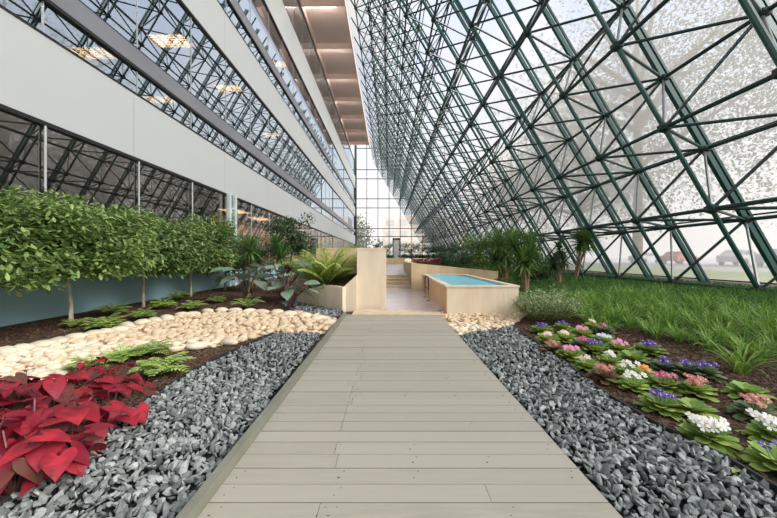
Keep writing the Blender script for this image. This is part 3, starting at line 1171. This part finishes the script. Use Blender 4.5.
# shrubs in front of the end wall
shr = None
for i, (px, h, sd) in enumerate(((358, 2.3, 1), (378, 3.3, 2), (387, 2.4, 3), (404, 2.5, 4), (412, 2.4, 5), (420, 2.5, 6), (428, 2.3, 7), (436, 2.1, 8))):
    y_ = 41.0
    lab = ['light green shrub on the far terrace at left above the cream pillar', 'tall thin shrub left of the far door', 'dark leafy shrub directly left of the far door', 'dark leafy shrub directly right of the far door',
           'leafy far shrub, second right of the far door', 'leafy far shrub, third right of the far door', 'leafy far shrub, fourth right of the far door', 'last far shrub beside the frame foot'][i]
    ficus(lab, ((px - 388) / F * y_, y_, .5), .5, h + .45, .85, 60 + sd, n=900, m=L_DARK if i else L_FERN, ls=.2, name='terrace_shrub', cat='shrub', group='shrubs before the far end wall')

# palm
def palm(label, loc, seed, n=22, L_=1.6, name='areca_palm'):
    rnd = random.Random(seed)
    t = thing(name, label, 'palm', loc)
    st = MB()
    lf = MB()
    for k in range(n):
        az = k * 2.4 + rnd.uniform(-.2, .2)
        el = R(88) - (k / n) * R(38)
        ln = L_ * rnd.uniform(.8, 1.1)
        e = el
        p = Vector((math.cos(az) * .06, math.sin(az) * .06, 0))
        pts = [p.copy()]
        seg = 14
        dr = rnd.uniform(.8, 1.6)
        dirs = []
        for i in range(seg):
            d = Vector((math.cos(az) * math.cos(e), math.sin(az) * math.cos(e), math.sin(e)))
            dirs.append(d)
            p = p + d * ln / seg
            pts.append(p.copy())
            e -= dr / seg * (1.6 * i / seg + .2)
        st.tube(pts, [.014 * (1 - .8 * i / seg) for i in range(seg + 1)], 4)
        for i in range(4, seg + 1):
            for sd in (-1, 1):
                for h_ in (0, .5):
                    if i == seg and h_:
                        continue
                    q = pts[i].lerp(pts[min(i + 1, seg)], h_)
                    t_ = (i + h_) / seg
                    lf.blade(q, az + sd * R(62 - 30 * t_), e * .3 + R(28) * (1 - t_), (.48 * math.sin(PI * (.2 + .72 * t_)) + .05) * L_ / 1.6, .062, .8, 3, fold=.2)
    st.build('frond_stems', L_GSTALK, t)
    lf.build('leaflets', L_PALM, t)
    return t


palm('bright arching palm with yellow green fronds in cream planter', (-1.75, 9.3, .35), 3, n=26, L_=1.45)
palm('small bright palm peeping above the cream planter back wall', (-1.3, 13.0, .5), 5, n=14, L_=1.25)
palm('pale green palm left of the boardwalk planter, behind the maroon stalks', (-2.9, 12.0, .2), 6, n=14, L_=1.2)


# broad leaved plants
HEART = [.10, .75, 1.0, .95, .78, .5, .22, .02]
OVAL = [.12, .55, .85, 1.0, .95, .75, .42, .02]


def broad(label, loc, seed, n=9, ln=.55, w=.3, hgt=.8, name='elephant_ear', leafm=L_TARO, red=1, stalk=L_STALK, splay=.55, sc=1.0):
    rnd = random.Random(seed)
    t = thing(name, label, 'plant', loc, 0, None, sc)
    st, lf, rd = MB(), MB(), MB()
    for k in range(n):
        az = k * 2.4 + rnd.uniform(-.3, .3)
        hh = hgt * rnd.uniform(.5, 1.0)
        sp = splay * rnd.uniform(.4, 1) * (1.2 - .5 * hh / hgt)
        b1 = Vector((math.cos(az) * sp, math.sin(az) * sp, hh))
        st.tube([(math.cos(az) * .03, math.sin(az) * .03, -.03), (b1.x * .35, b1.y * .35, hh * .55), b1], [.016, .012, .008], 5)
        isr = k >= n - red
        lf2 = MB() if isr else lf
        lf2.blade(b1, az + rnd.uniform(-.3, .3), R(70) if isr else rnd.uniform(-.45, .75), ln * rnd.uniform(.75, 1.1) * (.6 if isr else 1), w * rnd.uniform(.8, 1.1) * (0.6 if isr else 1), rnd.uniform(.5, 1.3), 7, fold=.22,
                  shape=OVAL, twist=rnd.uniform(-.5, .5))
        if isr:
            tag(lf2.build('new_leaf', L_TAROR, t, smooth=True), 'upright maroon young leaf')
    st.build('stalks', stalk, t)
    lf.build('leaves', leafm, t, smooth=True)
    return t


p = G(246, 291)
broad('broad grey green leaved plant with maroon stalks near the blue wall', (-4.35, 9.9, -.05), 71, n=18, ln=.78, w=.42, hgt=1.1, red=2, splay=.75)
broad('broad grey green leaved plant between two dracaenas and palm', (-3.25, 9.9, -.05), 72, n=19, ln=.78, w=.42, hgt=1.15, red=1, splay=.8)
p = G(290, 309)
broad('broad grey leaved plant with long stalks at the pebble stream edge', (p.x, p.y, p.z), 73, n=12, ln=.5, w=.30, hgt=.9, red=0, splay=.6)
broad('low dark plant below the palm inside the cream planter', (-1.25, 9.0, .5), 74, n=12, ln=.2, w=.1, hgt=.22, red=0, splay=.2, name='dark_foliage_plant', leafm=L_DARK)
broad('small pale leaved creeper along the cream planter front wall', (-1.6, 8.75, .42), 75, n=24, ln=.1, w=.07, hgt=.12, red=0, splay=.5, name='creeper', leafm=L_FERN, stalk=L_GSTALK)


# ferns
def fern_proto(seed, n=16, L_=.44):
    rnd = random.Random(seed)
    t = thing('fern', 'x', 'fern', (0, 0, 0), 0, 'ferns beside the pebble stream')
    st, lf = MB(), MB()
    for k in range(n):
        az = k * 2.4 + rnd.uniform(-.25, .25)
        e = R(86) - (k / n) * R(40)
        ln = L_ * rnd.uniform(.75, 1.1)
        p = Vector((0, 0, 0))
        pts = [p.copy()]
        seg = 9
        for i in range(seg):
            d = Vector((math.cos(az) * math.cos(e), math.sin(az) * math.cos(e), math.sin(e)))
            p = p + d * ln / seg
            pts.append(p.copy())
            e -= 1.5 / seg
        st.tube(pts, .004, 4)
        for i in range(2, seg + 1):
            t_ = i / seg
            for sd in (-1, 1):
                lf.blade(pts[i], az + sd * R(68 - 20 * t_), R(8), .15 * math.sin(PI * (.12 + .8 * t_)) + .015, .056, .5, 3, fold=.15)
    st.build('stems', L_GSTALK, t)
    lf.build('fronds', L_FERN, t)
    return t


FP = [fern_proto(81), fern_proto(82, 20), fern_proto(83, 14, .5)]
ferns = [(92, 372, 1.0, 'pale green fern behind the red caladiums, on the pebbles'), (121, 361, .9, 'small fern beside the red caladiums, on the pebble rim'),
         (152, 356, 1.0, 'leafy fern at the dark soil tip, below the pebble stream'), (160, 376, 1.2, 'light fern right of the caladiums, on bare soil'),
         (104, 329, 1.0, 'grey green fern at the foot of the nearest white trunk'), (112, 315, 1.1, 'yellow green fern against the blue wall, nearest the white trunk'),
         (142, 319, .9, 'fern right of the grey green one, just above the cobbles'), (162, 309, 1.1, 'bright fern below the second slim trunk'),
         (178, 300, 1.1, 'tall fern against the blue wall behind the slim trunk'), (192, 310, 1.0, 'fern touching the cobble rim, right of the slim trunk'),
         (216, 303, .9, 'small dull fern alone on the soil right of the fern row'), (246, 309, 1.2, 'bright yellow green fern below the maroon stalked plant'),
         (75, 327, .7, 'tiny fern left of the nearest white trunk base'), (186, 296, .9, 'back fern under the third fig tree'),
         (318, 312, .6, 'tiny fern beside the slate wedge')]
for i, (px, py, sc, lab) in enumerate(ferns[:14]):
    p = G(px, py)
    sc *= .66 if i < 4 else .85
    if i < 3:
        o = FP[i]
        o.location = p
        o.scale = (sc,) * 3
        o['label'] = lab
    else:
        o = dup(FP[i % 3], p, i * 1.3, sc, lab)


# caladiums
def cal_leaf(b, rim, base, az, el, ln, w, droop, mi=0):
    """heart leaf with wavy rim and two back lobes"""
    d = Vector((math.cos(az) * math.cos(el), math.sin(az) * math.cos(el), math.sin(el)))
    sd = Vector((-math.sin(az), math.cos(az), 0))
    nr = d.cross(sd)
    out = [(0, 0), (-.22, .16), (-.34, .34), (-.26, .50), (-.02, .58), (.22, .53), (.42, .42), (.62, .30), (.8, .16), (1.0, 0)]
    ctr = [0, -.0, .0, .02, .08, .22, .4, .58, .78, 1.0]
    def P(u, v):
        z = -droop * u * u * .5 + .18 * abs(v) - .35 * v * v
        return Vector(base) + d * (u * ln) + sd * (v * w) + nr * -(z * ln) * -1
    L1 = [P(u, v) for u, v in out]
    L2 = [P(u, -v) for u, v in out]
    C = [P(c, 0) for c in ctr]
    vs = C + L1 + L2
    n = len(out)
    fs = []
    for i in range(n - 1):
        fs.append((i, i + 1, n + i + 1, n + i))
        fs.append((i + 1, i, 2 * n + i, 2 * n + i + 1))
    b.add(vs, fs, mi)


def cal_proto(seed, n=17):
    rnd = random.Random(seed)
    t = thing('caladium', 'x', 'plant', (0, 0, 0), 0, 'red caladiums')
    st, lf, rm = MB(), MB(), MB()
    for k in range(n):
        az = k * 2.4 + rnd.uniform(-.3, .3)
        hh = rnd.uniform(.10, .34)
        sp = rnd.uniform(.04, .24) * (1.25 - hh)
        b1 = Vector((math.cos(az) * sp, math.sin(az) * sp, hh))
        st.tube([(0, 0, -.02), (b1.x * .5, b1.y * .5, hh * .6), b1], .005, 4)
        tgt = rm if k % 4 == 3 else lf
        cal_leaf(tgt, None, b1, az + rnd.uniform(-.4, .4), rnd.uniform(-.95, -.05), rnd.uniform(.105, .165), rnd.uniform(.105, .155), .5)
    st.build('stalks', L_STALK, t)
    lf.build('red_leaves', L_CAL, t, smooth=False)
    tag(rm.build('dull_leaves', L_CALE, t, smooth=False), 'dull maroon leaves with brownish rims')
    return t


CP = [cal_proto(91), cal_proto(92, 19), cal_proto(93, 18)]
cals = [(118, 420, 1.0, 'red caladium at the right tip of its bed, by the edging'), (92, 396, .9, 'red caladium behind, below the pale fern'), (128, 388, .9, 'small red caladium beside the light fern on soil'),
        (60, 410, 1.1, 'bright red caladium in the middle of the red bed'), (30, 398, .9, 'red caladium in the back row, second from left edge'), (2, 402, 1.0, 'red caladium in the back row at the left picture edge'),
        (80, 445, 1.1, 'large red caladium above the slate, front right of its bed'), (42, 446, 1.1, 'deep red caladium in the middle row near the left'), (5, 445, 1.1, 'red caladium in the middle row at the left picture edge'),
        (62, 478, 1.0, 'front red caladium overhanging the slate gravel'), (22, 485, 1.1, 'frontmost red caladium near the bottom left corner'), (-18, 480, 1.1, 'red caladium cropped by the bottom left edge'),
        (-30, 425, 1.1, 'red caladium mostly outside the left edge, middle row'), (100, 372, .75, 'small red caladium farthest back beside the ferns')]
for i, (px, py, sc, lab) in enumerate(cals):
    p = G(px - 9, py + 9)
    sc *= .95
    if i < 3:
        o = CP[i]
        o.location = p
        o.scale = (sc,) * 3
        o['label'] = lab
    else:
        o = dup(CP[i % 3], p, i * 1.7, sc, lab)


# primroses
def flower_mats():
    F_ = {}
    F_['violet'] = mat('violet_petal', (50, 28, 128), .5, island=(78, 46, 162), trans=.25)
    F_['white'] = mat('white_petal', (240, 238, 232), .5, island=(226, 222, 220), trans=.25)
    F_['pink'] = mat('pink_petal', (222, 120, 168), .5, island=(238, 168, 198), trans=.25)
    F_['pale pink'] = mat('pale_pink_petal', (238, 196, 204), .5, island=(244, 216, 216), trans=.25)
    F_['magenta'] = mat('magenta_petal', (168, 50, 104), .5, island=(196, 86, 130), trans=.25)
    F_['cream'] = mat('cream_petal', (242, 226, 178), .5, island=(238, 210, 190), trans=.25)
    F_['orange'] = mat('orange_petal', (230, 134, 66), .5, island=(236, 164, 90), trans=.25)
    F_['dusty red'] = mat('dusty_red_petal', (172, 82, 86), .5, island=(196, 128, 124), trans=.25)
    F_['lavender'] = mat('lavender_petal', (196, 188, 230), .5, island=(236, 234, 240), trans=.25)
    F_['eye'] = mat('yellow_eye', (236, 200, 60), .5, island=(240, 214, 90))
    return F_


FM = flower_mats()
SPOON = [.25, .42, .80, 1.0, 1.0, .80]


def primrose(label, loc, colour, nfl, seed, leafm=L_PRIM, rad=.2, group='primroses in the flower bed', fsp=.06):
    rnd = random.Random(seed)
    t = thing('primrose', label, 'flower', loc, 0, group)
    lf = MB()
    for k in range(30):
        f = k / 30
        lf.blade((0, 0, .01 + .04 * f), k * 2.4, R(11) + f * R(40), rad * (1.08 - .38 * f) * rnd.uniform(.85, 1.1), rad * .47, rnd.uniform(.4, .8), 5, fold=.28, shape=SPOON)
    lf.build('leaves', leafm, t, smooth=True)
    if nfl:
        fl = MB()
        for k in range(nfl):
            r = fsp * math.sqrt(k / max(1, nfl - 1)) if nfl > 1 else 0
            a = k * 2.4
            c = Vector((math.cos(a) * r * 1.2, math.sin(a) * r * 1.2, .15 + rnd.uniform(-.015, .025)))
            tilt = Vector((c.x * 3, c.y * 3 - .7, 1)).normalized()
            q = tilt.to_track_quat('Z', 'X').to_matrix().to_4x4()
            M = Matrix.Translation(c) @ q
            pr = rnd.uniform(.030, .038)
            for j in range(5):
                aj = j * 2 * PI / 5
                vs = [(0, 0, 0), (math.cos(aj - .5) * pr * .8, math.sin(aj - .5) * pr * .8, .003), (math.cos(aj - .22) * pr * 1.1, math.sin(aj - .22) * pr * 1.1, .002),
                      (math.cos(aj) * pr * .98, math.sin(aj) * pr * .98, .003),
                      (math.cos(aj + .22) * pr * 1.1, math.sin(aj + .22) * pr * 1.1, .002), (math.cos(aj + .5) * pr * .8, math.sin(aj + .5) * pr * .8, .003)]
                fl.add(vs, [(0, 1, 2, 3, 4, 5)], 0, M)
            fl.add([(math.cos(j * 1.047) * pr * .2, math.sin(j * 1.047) * pr * .2, .005) for j in range(6)], [(0, 1, 2, 3, 4, 5)], 2, M)
            fl.tube([(c.x * .3, c.y * .3, .03), (c.x, c.y, c.z - .003)], .003, 3, mi=1, caps=False)
        fl.build('blossoms', [FM[colour], L_GSTALK, FM['eye']], t)
    return t


prim = [(541, 333, 'violet', 7, 0, 'violet primrose at the far left corner of the flower bed'),
        (562, 331, 'violet', 7, 0, 'violet primrose in the far row, beside the corner one'),
        (581, 337, 'pink', 8, 0, 'pink primrose behind the magenta one in the far row'),
        (592, 330, 'cream', 4, 0, 'cream primrose farthest back, nearest the grass'),
        (603, 334, 'magenta', 4, 1, 'small magenta primrose in the back row'),
        (548, 343, 'pale pink', 5, 0, 'pale pink primrose at the edging, below the violet corner one'),
        (565, 342, 'cream', 5, 0, 'cream primrose between pale pink and pink ones'),
        (553, 353, 'dusty red', 3, 2, 'reddish leaved primrose by the edging at far left'),
        (583, 349, 'magenta', 6, 1, 'magenta primrose left of the blue violet one'),
        (603, 345, 'lavender', 7, 0, 'white and lavender primrose above the blue violet one'),
        (594, 353, 'violet', 7, 0, 'blue violet primrose in the middle of the far half'),
        (619, 353, 'pink', 7, 0, 'pink primrose right of the white and lavender one'),
        (570, 359, 'pink', 7, 0, 'bright pink primrose alone near the edging'),
        (610, 366, 'white', 4, 0, 'white primrose above a second white one, mid bed'),
        (587, 370, 'pale pink', 2, 0, 'primrose with two small pale pink blooms by the edging'),
        (628, 377, 'white', 6, 0, 'white primrose in the centre of the bed'),
        (603, 381, 'dusty red', 8, 2, 'dusty red primrose by the edging, mid bed'),
        (648, 354, 'violet', 9, 0, 'large violet primrose at the bare soil side, mid bed'),
        (633, 363, 'cream', 0, 0, 'flowerless yellow green primrose below the large violet one'),
        (633, 390, 'white', 6, 0, 'low white primrose beside the orange one'),
        (645, 382, 'orange', 4, 0, 'orange primrose in the middle of the bed'),
        (664, 372, 'violet', 5, 1, 'dull leaved violet primrose, left of three at the soil side'),
        (686, 375, 'violet', 5, 1, 'dull leaved violet primrose, middle of three at the soil side'),
        (705, 377, 'violet', 6, 1, 'dull leaved violet primrose, right of three at the soil side'),
        (663, 390, 'magenta', 6, 0, 'magenta primrose beside the dusty red near one'),
        (695, 395, 'dusty red', 9, 0, 'dusty red primrose in the near half at the soil side'),
        (747, 397, 'cream', 0, 0, 'flowerless green primrose beside bare soil near the right edge'),
        (660, 411, 'violet', 6, 0, 'single violet clustered primrose by the edging in the near half'),
        (694, 416, 'cream', 0, 0, 'flowerless bright green primrose in the near half'),
        (708, 443, 'white', 16, 0, 'white primrose with the largest flower head, at the edging'),
        (755, 418, 'dusty red', 9, 1, 'dull leaved dusty red primrose near the right edge'),
        (773, 441, 'white', 15, 0, 'white primrose cut by the right picture edge'),
        (777, 470, 'violet', 2, 0, 'nearest primrose with a small violet bloom, right corner')]
for i, (px, py, c, nf, lk, lab) in enumerate(prim):
    p = G(px, py)
    primrose(lab, (p.x, p.y, p.z), c, nf, 200 + i, [L_PRIM, L_PRIMG, L_PRIMR][lk], rad=.18 if p.y < 4 else .215, fsp=.085 if nf > 12 else (.07 if nf > 5 else .045))
# stray leaf on the slate
p = G(733, 480)
b = MB()
b.blade((0, 0, 0), .6, .1, .08, .04, .4, 5, shape=SPOON, mi=0)
o = b.build('fallen_leaf', L_PRIM, loc=(p.x, p.y, p.z + .045))
tag(o, 'yellow green fallen leaf lying on the slate near the edging', 'leaf')

# variegated bush
rnd = random.Random(77)
vb = thing('variegated_shrub', 'pale variegated shrub at the pebble corner beside the pool', 'shrub', (3.35, 6.75, .0))
lf, st = MB(), MB()
for k in range(130):
    a = k * 2.4
    r = .72 * math.sqrt(k / 130)
    c0 = Vector((math.cos(a) * r * .9, math.sin(a) * r * .8, 0))
    hh = rnd.uniform(.38, .78) * (1 - .35 * r / .72)
    top = c0 + Vector((math.cos(a) * .12, math.sin(a) * .12, hh))
    st.tube([c0 * .6, top], .004, 3)
    for j in range(14):
        q = (c0 * .6).lerp(top, .25 + .75 * j / 14)
        lf.leaf4(q, rnd.uniform(0, 6.28), rnd.uniform(0, .9), .12, .032)
st.build('twigs', L_GSTALK, vb)
lf.build('foliage', L_VAR, vb)


# lily grass tufts
def tuft(seed, n=48, L_=.5):
    rnd = random.Random(seed)
    b = MB()
    for k in range(n):
        r = .05 * math.sqrt(rnd.random())
        a = rnd.uniform(0, 6.28)
        b.blade((math.cos(a) * r, math.sin(a) * r, -.01), a + rnd.gauss(0, .5), rnd.uniform(R(48), R(88)), L_ * rnd.uniform(.6, 1.1), .016, rnd.uniform(.7, 2.3), 5, fold=.2)
    o = b.build('lily_grass', L_GRASS)
    tag(o, 'x', 'grass tuft', 'lily grass tufts')
    return o


TF = [tuft(301), tuft(302, 54), tuft(303, 42, .56)]
zone_front = gpoly([(560, 318), (600, 328), (640, 338), (700, 352), (745, 366), (790, 380), (900, 420), (1010, 420), (900, 340), (777, 314), (700, 303), (620, 296), (560, 298)])
rnd = random.Random(9)
pts = scatter(zone_front, .30, .45, rnd)
pts = [p for p in pts if in_view(p[0], p[1], 0) or in_view(p[0] - .3, p[1])]
pts.sort(key=lambda p: p[1])
pts = pts[:290]
for i, (x, y) in enumerate(pts):
    o = TF[i] if i < 3 else TF[i % 3].copy()
    if i >= 3:
        col.objects.link(o)
    o.location = (x, y, H(x, y))
    s_ = rnd.uniform(.7, 1.1)
    o.scale = (s_, s_, s_)
    o.rotation_euler = (0, 0, rnd.uniform(0, 6.28))
    fr = y / max(.1, x)
    o['label'] = ('bright lily grass tuft in the near part of the grass bed, right' if y < 5 else
                  'bright lily grass tuft in the middle part of the grass bed' if y < 7 else
                  'lily grass tuft in the far part of the grass bed behind the flowers')
    o['group'] = 'lily grass tufts, ' + ('near' if y < 5 else 'middle' if y < 7 else 'far')
p = G(740, 372)
ff = TF[1].copy()
col.objects.link(ff)
ff.location = p
ff.scale = (1.25,) * 3
ff['label'] = 'largest single lily grass tuft arching over bare soil at right'
ff['group'] = 'lily grass tufts, near'

# lawn beyond
b = MB()
rnd = random.Random(10)
for _ in range(34000):
    y_ = 6.3 + 26 * rnd.random() ** 1.8
    x_ = rnd.uniform(3.6, 11.6)
    if y_ < 6.3 + (x_ - 3.6) * 0 and x_ < 5:
        continue
    if x_ < 4.3 and y_ < 8.2:
        continue
    if 12.8 < y_ < 13.5 and x_ < 4.6:
        continue
    h_ = rnd.uniform(.07, .16)
    a = rnd.uniform(0, 6.28)
    w_ = .011 + y_ * .0012
    z_ = H(x_, y_) - .01
    dx, dy = math.cos(a) * w_, math.sin(a) * w_
    lx, ly = rnd.gauss(0, .05), rnd.gauss(0, .05)
    b.add([(x_ - dx, y_ - dy, z_), (x_ + dx, y_ + dy, z_), (x_ + lx, y_ + ly, z_ + h_)], [(0, 1, 2)])
for _ in range(9000):     # strip at the foot of the sloped frame
    y_ = rnd.uniform(3.5, 9)
    x_ = rnd.uniform(6.5, 11.8)
    a = rnd.uniform(0, 6.28)
    z_ = H(x_, y_) - .01
    dx, dy = math.cos(a) * .016, math.sin(a) * .016
    b.add([(x_ - dx, y_ - dy, z_), (x_ + dx, y_ + dy, z_), (x_ + rnd.gauss(0, .05), y_ + rnd.gauss(0, .05), z_ + rnd.uniform(.1, .22))], [(0, 1, 2)])
tag(b.build('lawn_grass', L_LAWN), 'short dark green grass covering the bank below the sloped frame', 'grass', kind='stuff')
M_TURF = mat('turf_ground', (70, 96, 44), .95, c2=(84, 112, 52), scale=12, bump=.6)
b = MB()
xs = [3.9 + .4 * i for i in range(21)]
ys = [6.0 + 1.0 * i for i in range(60)]
nx = len(xs)
b.add([(x, y, H(x, y) + .012) for y in ys for x in xs], [(j * nx + i, j * nx + i + 1, (j + 1) * nx + i + 1, (j + 1) * nx + i) for j in range(len(ys) - 1) for i in range(nx - 1)
      if not (xs[i] < 4.3 and ys[j] < 8)])
struct(b.build('ground_turf', M_TURF, smooth=True))

# red flowers on the far right planter
rb = thing('flower_box', 'long low box of red flowers on the terrace edge far ahead', 'flower box', (1.45, 19.3, .52))
b = MB()
b.box(-.2, 1.7, 0, .5, 0, .5)
b.build('box', M_EDGE, rb)
b = MB()
rnd = random.Random(4)
for _ in range(500):
    b.leaf4((rnd.uniform(0, 1.7), rnd.uniform(0, .5), .5 + rnd.uniform(0, .15)), rnd.uniform(0, 6.28), rnd.uniform(0, 1), .12, .08)
b.build('red_flowers', mat('red_flower_petal', (206, 52, 60), .5, island=(150, 36, 46), trans=.2), rb)

# ------------------------------------------------------------------ outside
b = MB()
b.add([(12.4, -60, -.1), (15, -60, .3), (15, 200, .3), (12.4, 200, -.1)], [(0, 1, 2, 3)])
b.add([(15, -60, .3), (20, -60, .5), (20, 200, .5), (15, 200, .3)], [(0, 1, 2, 3)])
b.add([(-150, 74, -.12), (12.4, 74, -.12), (12.4, 200, -.12), (-150, 200, -.12)], [(0, 1, 2, 3)])
struct(b.build('ground_lawn_outside', M_LAWNO))
b = MB()
b.add([(20, -60, .5), (200, -60, .8), (200, 200, .8), (20, 200, .5)], [(0, 1, 2, 3)])
struct(b.build('ground_parking', M_GREYP))


def out_tree(label, loc, h, rad, seed, n=5200, ls=.55, base=.28):
    rnd = random.Random(seed)
    t = thing('outdoor_tree', label, 'tree', loc, 0, 'trees outside the sloped glass')
    b = MB()
    b.tube([(0, 0, -.2), (.1, 0, h * .3), (0, .2, h * .6), (0, 0, h * .85)], [h * .014, h * .012, h * .008, h * .003], 8)
    for k in range(14):
        a = k * 2.4
        z0 = h * rnd.uniform(.25, .6)
        e = (math.cos(a) * rad * .75, math.sin(a) * rad * .75, z0 + h * rnd.uniform(.08, .28))
        b.tube([(0, 0, z0), (e[0] * .5, e[1] * .5, (z0 + e[2]) / 2 + .3), e], [h * .009, h * .006, h * .002], 5)
    b.build('trunk', M_TRUNK, t)
    b = MB()
    cen = []
    for k in range(26):
        a = k * 2.4
        rr = rad * .8 * math.sqrt(k / 26)
        cen.append((math.cos(a) * rr, math.sin(a) * rr, h * (base + .12 + (.80 - base - .12) * rnd.random() * (1 - .3 * k / 26))))
    st_ = random.getstate()
    random.seed(seed)
    for _ in range(n):
        c = rnd.choice(cen)
        r = rad * .42
        p = (c[0] + rnd.gauss(0, .6) * r, c[1] + rnd.gauss(0, .6) * r, c[2] + rnd.gauss(0, .6) * r)
        if p[2] < h * base * .8:
            continue
        b.leaf4(p, rnd.uniform(0, 6.28), rnd.gauss(-.3, .6), ls * rnd.uniform(.7, 1.3), ls * .6)
    random.setstate(st_)
    b.build('crown', L_OUT, t)
    return t


out_tree('nearest big tree outside the sloped glass at right', (26, 14, .5), 27, 11, 401, n=18000, ls=.25, base=.12)
out_tree('big tree outside the glass, second from the right', (28, 36, .5), 36, 13, 402, n=22000, ls=.30, base=.12)
out_tree('tall tree outside the glass behind the near crowns', (46, 26, .6), 38, 13, 403, n=12000, ls=.46, base=.2)
out_tree('tree outside the glass above the yuccas', (31, 52, .5), 30, 12, 404, n=16000, ls=.42, base=.16)
out_tree('farther tree outside the glass beyond the lawn', (30, 78, .5), 30, 12, 405, n=9000, ls=.55, base=.16)
out_tree('distant tree outside the far end wall, left', (-12, 98, 0), 17, 7, 406, n=5000, ls=.8, base=.1)


def car(label, loc, rz, colour, group='parked cars outside'):
    t = thing('parked_car', label, 'car', loc, rz, group)
    body = mat('car_paint_' + label.split()[0], colour, .3, c2=tuple(int(c * .95) for c in colour), scale=2)
    prof = [(-2.2, .35), (2.2, .35), (2.25, .7), (2.1, .85), (1.1, .98), (.5, 1.42), (-1.0, 1.45), (-1.75, 1.0), (-2.2, .92)]
    b = MB()
    n = len(prof)
    hw = [.85, .85, .88, .88, .85, .66, .66, .82, .85]
    vs = [(x, -w_, z) for (x, z), w_ in zip(prof, hw)] + [(x, w_, z) for (x, z), w_ in zip(prof, hw)]
    b.add(vs, [(i, (i + 1) % n, n + (i + 1) % n, n + i) for i in range(n)] + [tuple(range(n))[::-1], tuple(range(n, 2 * n))])
    b.build('body', body, t)
    b = MB()
    for sy in (-1, 1):
        b.add([(-1.55, sy * .865, 1.02), (.95, sy * .865, 1.02), (.45, sy * .70, 1.36), (-.95, sy * .70, 1.38)], [(0, 1, 2, 3)])
    b.add([(1.08, -.78, 1.01), (1.08, .78, 1.01), (.54, .62, 1.40), (.54, -.62, 1.40)], [(0, 1, 2, 3)])
    b.build('window_glass', M_BLACK, t)
    for sx in (-1.35, 1.35):
        for sy in (-.8, .8):
            w_ = MB()
            w_.tube([(sx, sy - .1, .33), (sx, sy + .1, .33)], .33, 16)
            w_.build('wheel', M_EDGE, t)
    return t


car('red parked car outside the lower glass', (34.5, 38, .55), .4, (206, 60, 64))
car('white parked car outside the lower glass, right of the red one', (33, 30, .55), .4, (225, 225, 228))
car('blue grey parked car outside the lower glass, far right', (32, 26, .55), .4, (150, 170, 200))
car('silver parked car outside the lower glass, left of the red one', (36, 45, .55), .4, (196, 198, 202))

# building beyond the end wall
ob = thing('distant_building', 'pale pinkish building seen through the far end wall', 'building', (10, 105, -.1))
b = MB()
b.box(-12, 16, 0, 12, 0, 15)
b.build('walls', mat('pale_pink_render', (232, 214, 206), .8, c2=(226, 208, 200), scale=.3), ob)
for r_ in range(4):
    for c_ in range(6):
        b = MB()
        b.box(-10.5 + c_ * 4.3, -8.1 + c_ * 4.3, -.08, .02, 1.5 + r_ * 3.5, 3.3 + r_ * 3.5)
        b.build('window', mat('pale_window', (196, 196, 200), .3, c2=(206, 206, 210), scale=1), ob)

# ------------------------------------------------------------------ sky and sun
w = bpy.data.worlds.new('sky')
bpy.context.scene.world = w
w.use_nodes = True
N, L = w.node_tree.nodes, w.node_tree.links
bg = N['Background']
tc = N.new('ShaderNodeTexCoord')
sp = N.new('ShaderNodeSeparateXYZ')
L.new(tc.outputs['Generated'], sp.inputs[0])
cr = N.new('ShaderNodeValToRGB')
cr.color_ramp.elements[0].position = 0.0
cr.color_ramp.elements[0].color = (1.0, .97, .93, 1)
cr.color_ramp.elements[1].position = .75
cr.color_ramp.elements[1].color = (.40, .60, .98, 1)
e = cr.color_ramp.elements.new(.25)
e.color = (.88, .90, .93, 1)
L.new(sp.outputs['Z'], cr.inputs[0])
nz = N.new('ShaderNodeTexNoise')
nz.inputs['Scale'].default_value = 2.2
nz.inputs['Detail'].default_value = 6
L.new(tc.outputs['Generated'], nz.inputs['Vector'])
mr = N.new('ShaderNodeMapRange')
mr.inputs['From Min'].default_value = .47
mr.inputs['From Max'].default_value = .66
L.new(nz.outputs['Fac'], mr.inputs['Value'])
mx = N.new('ShaderNodeMix')
mx.data_type = 'RGBA'
mx.inputs['B'].default_value = (1.12, 1.08, 1.02, 1)
L.new(mr.outputs[0], mx.inputs['Factor'])
L.new(cr.outputs[0], mx.inputs['A'])
L.new(mx.outputs['Result'], bg.inputs['Color'])
bg.inputs['Strength'].default_value = 0.84

sd = bpy.data.lights.new('sun', 'SUN')
sd.energy = 5.6
sd.angle = R(30)
sd.color = (1.0, .965, .91)
so = bpy.data.objects.new('sun', sd)
so.rotation_euler = (R(20), R(52), 0)
col.objects.link(so)

sc = bpy.context.scene
sc.view_settings.view_transform = 'Standard'
sc.view_settings.look = 'None'
sc.view_settings.gamma = 1
sc.view_settings.exposure = 0.6
sc.cycles.max_bounces = 8
sc.cycles.diffuse_bounces = 4
sc.cycles.glossy_bounces = 3
sc.cycles.transparent_max_bounces = 12
sc.cycles.use_denoising = True
sc.cycles.caustics_reflective = False
sc.cycles.caustics_refractive = False
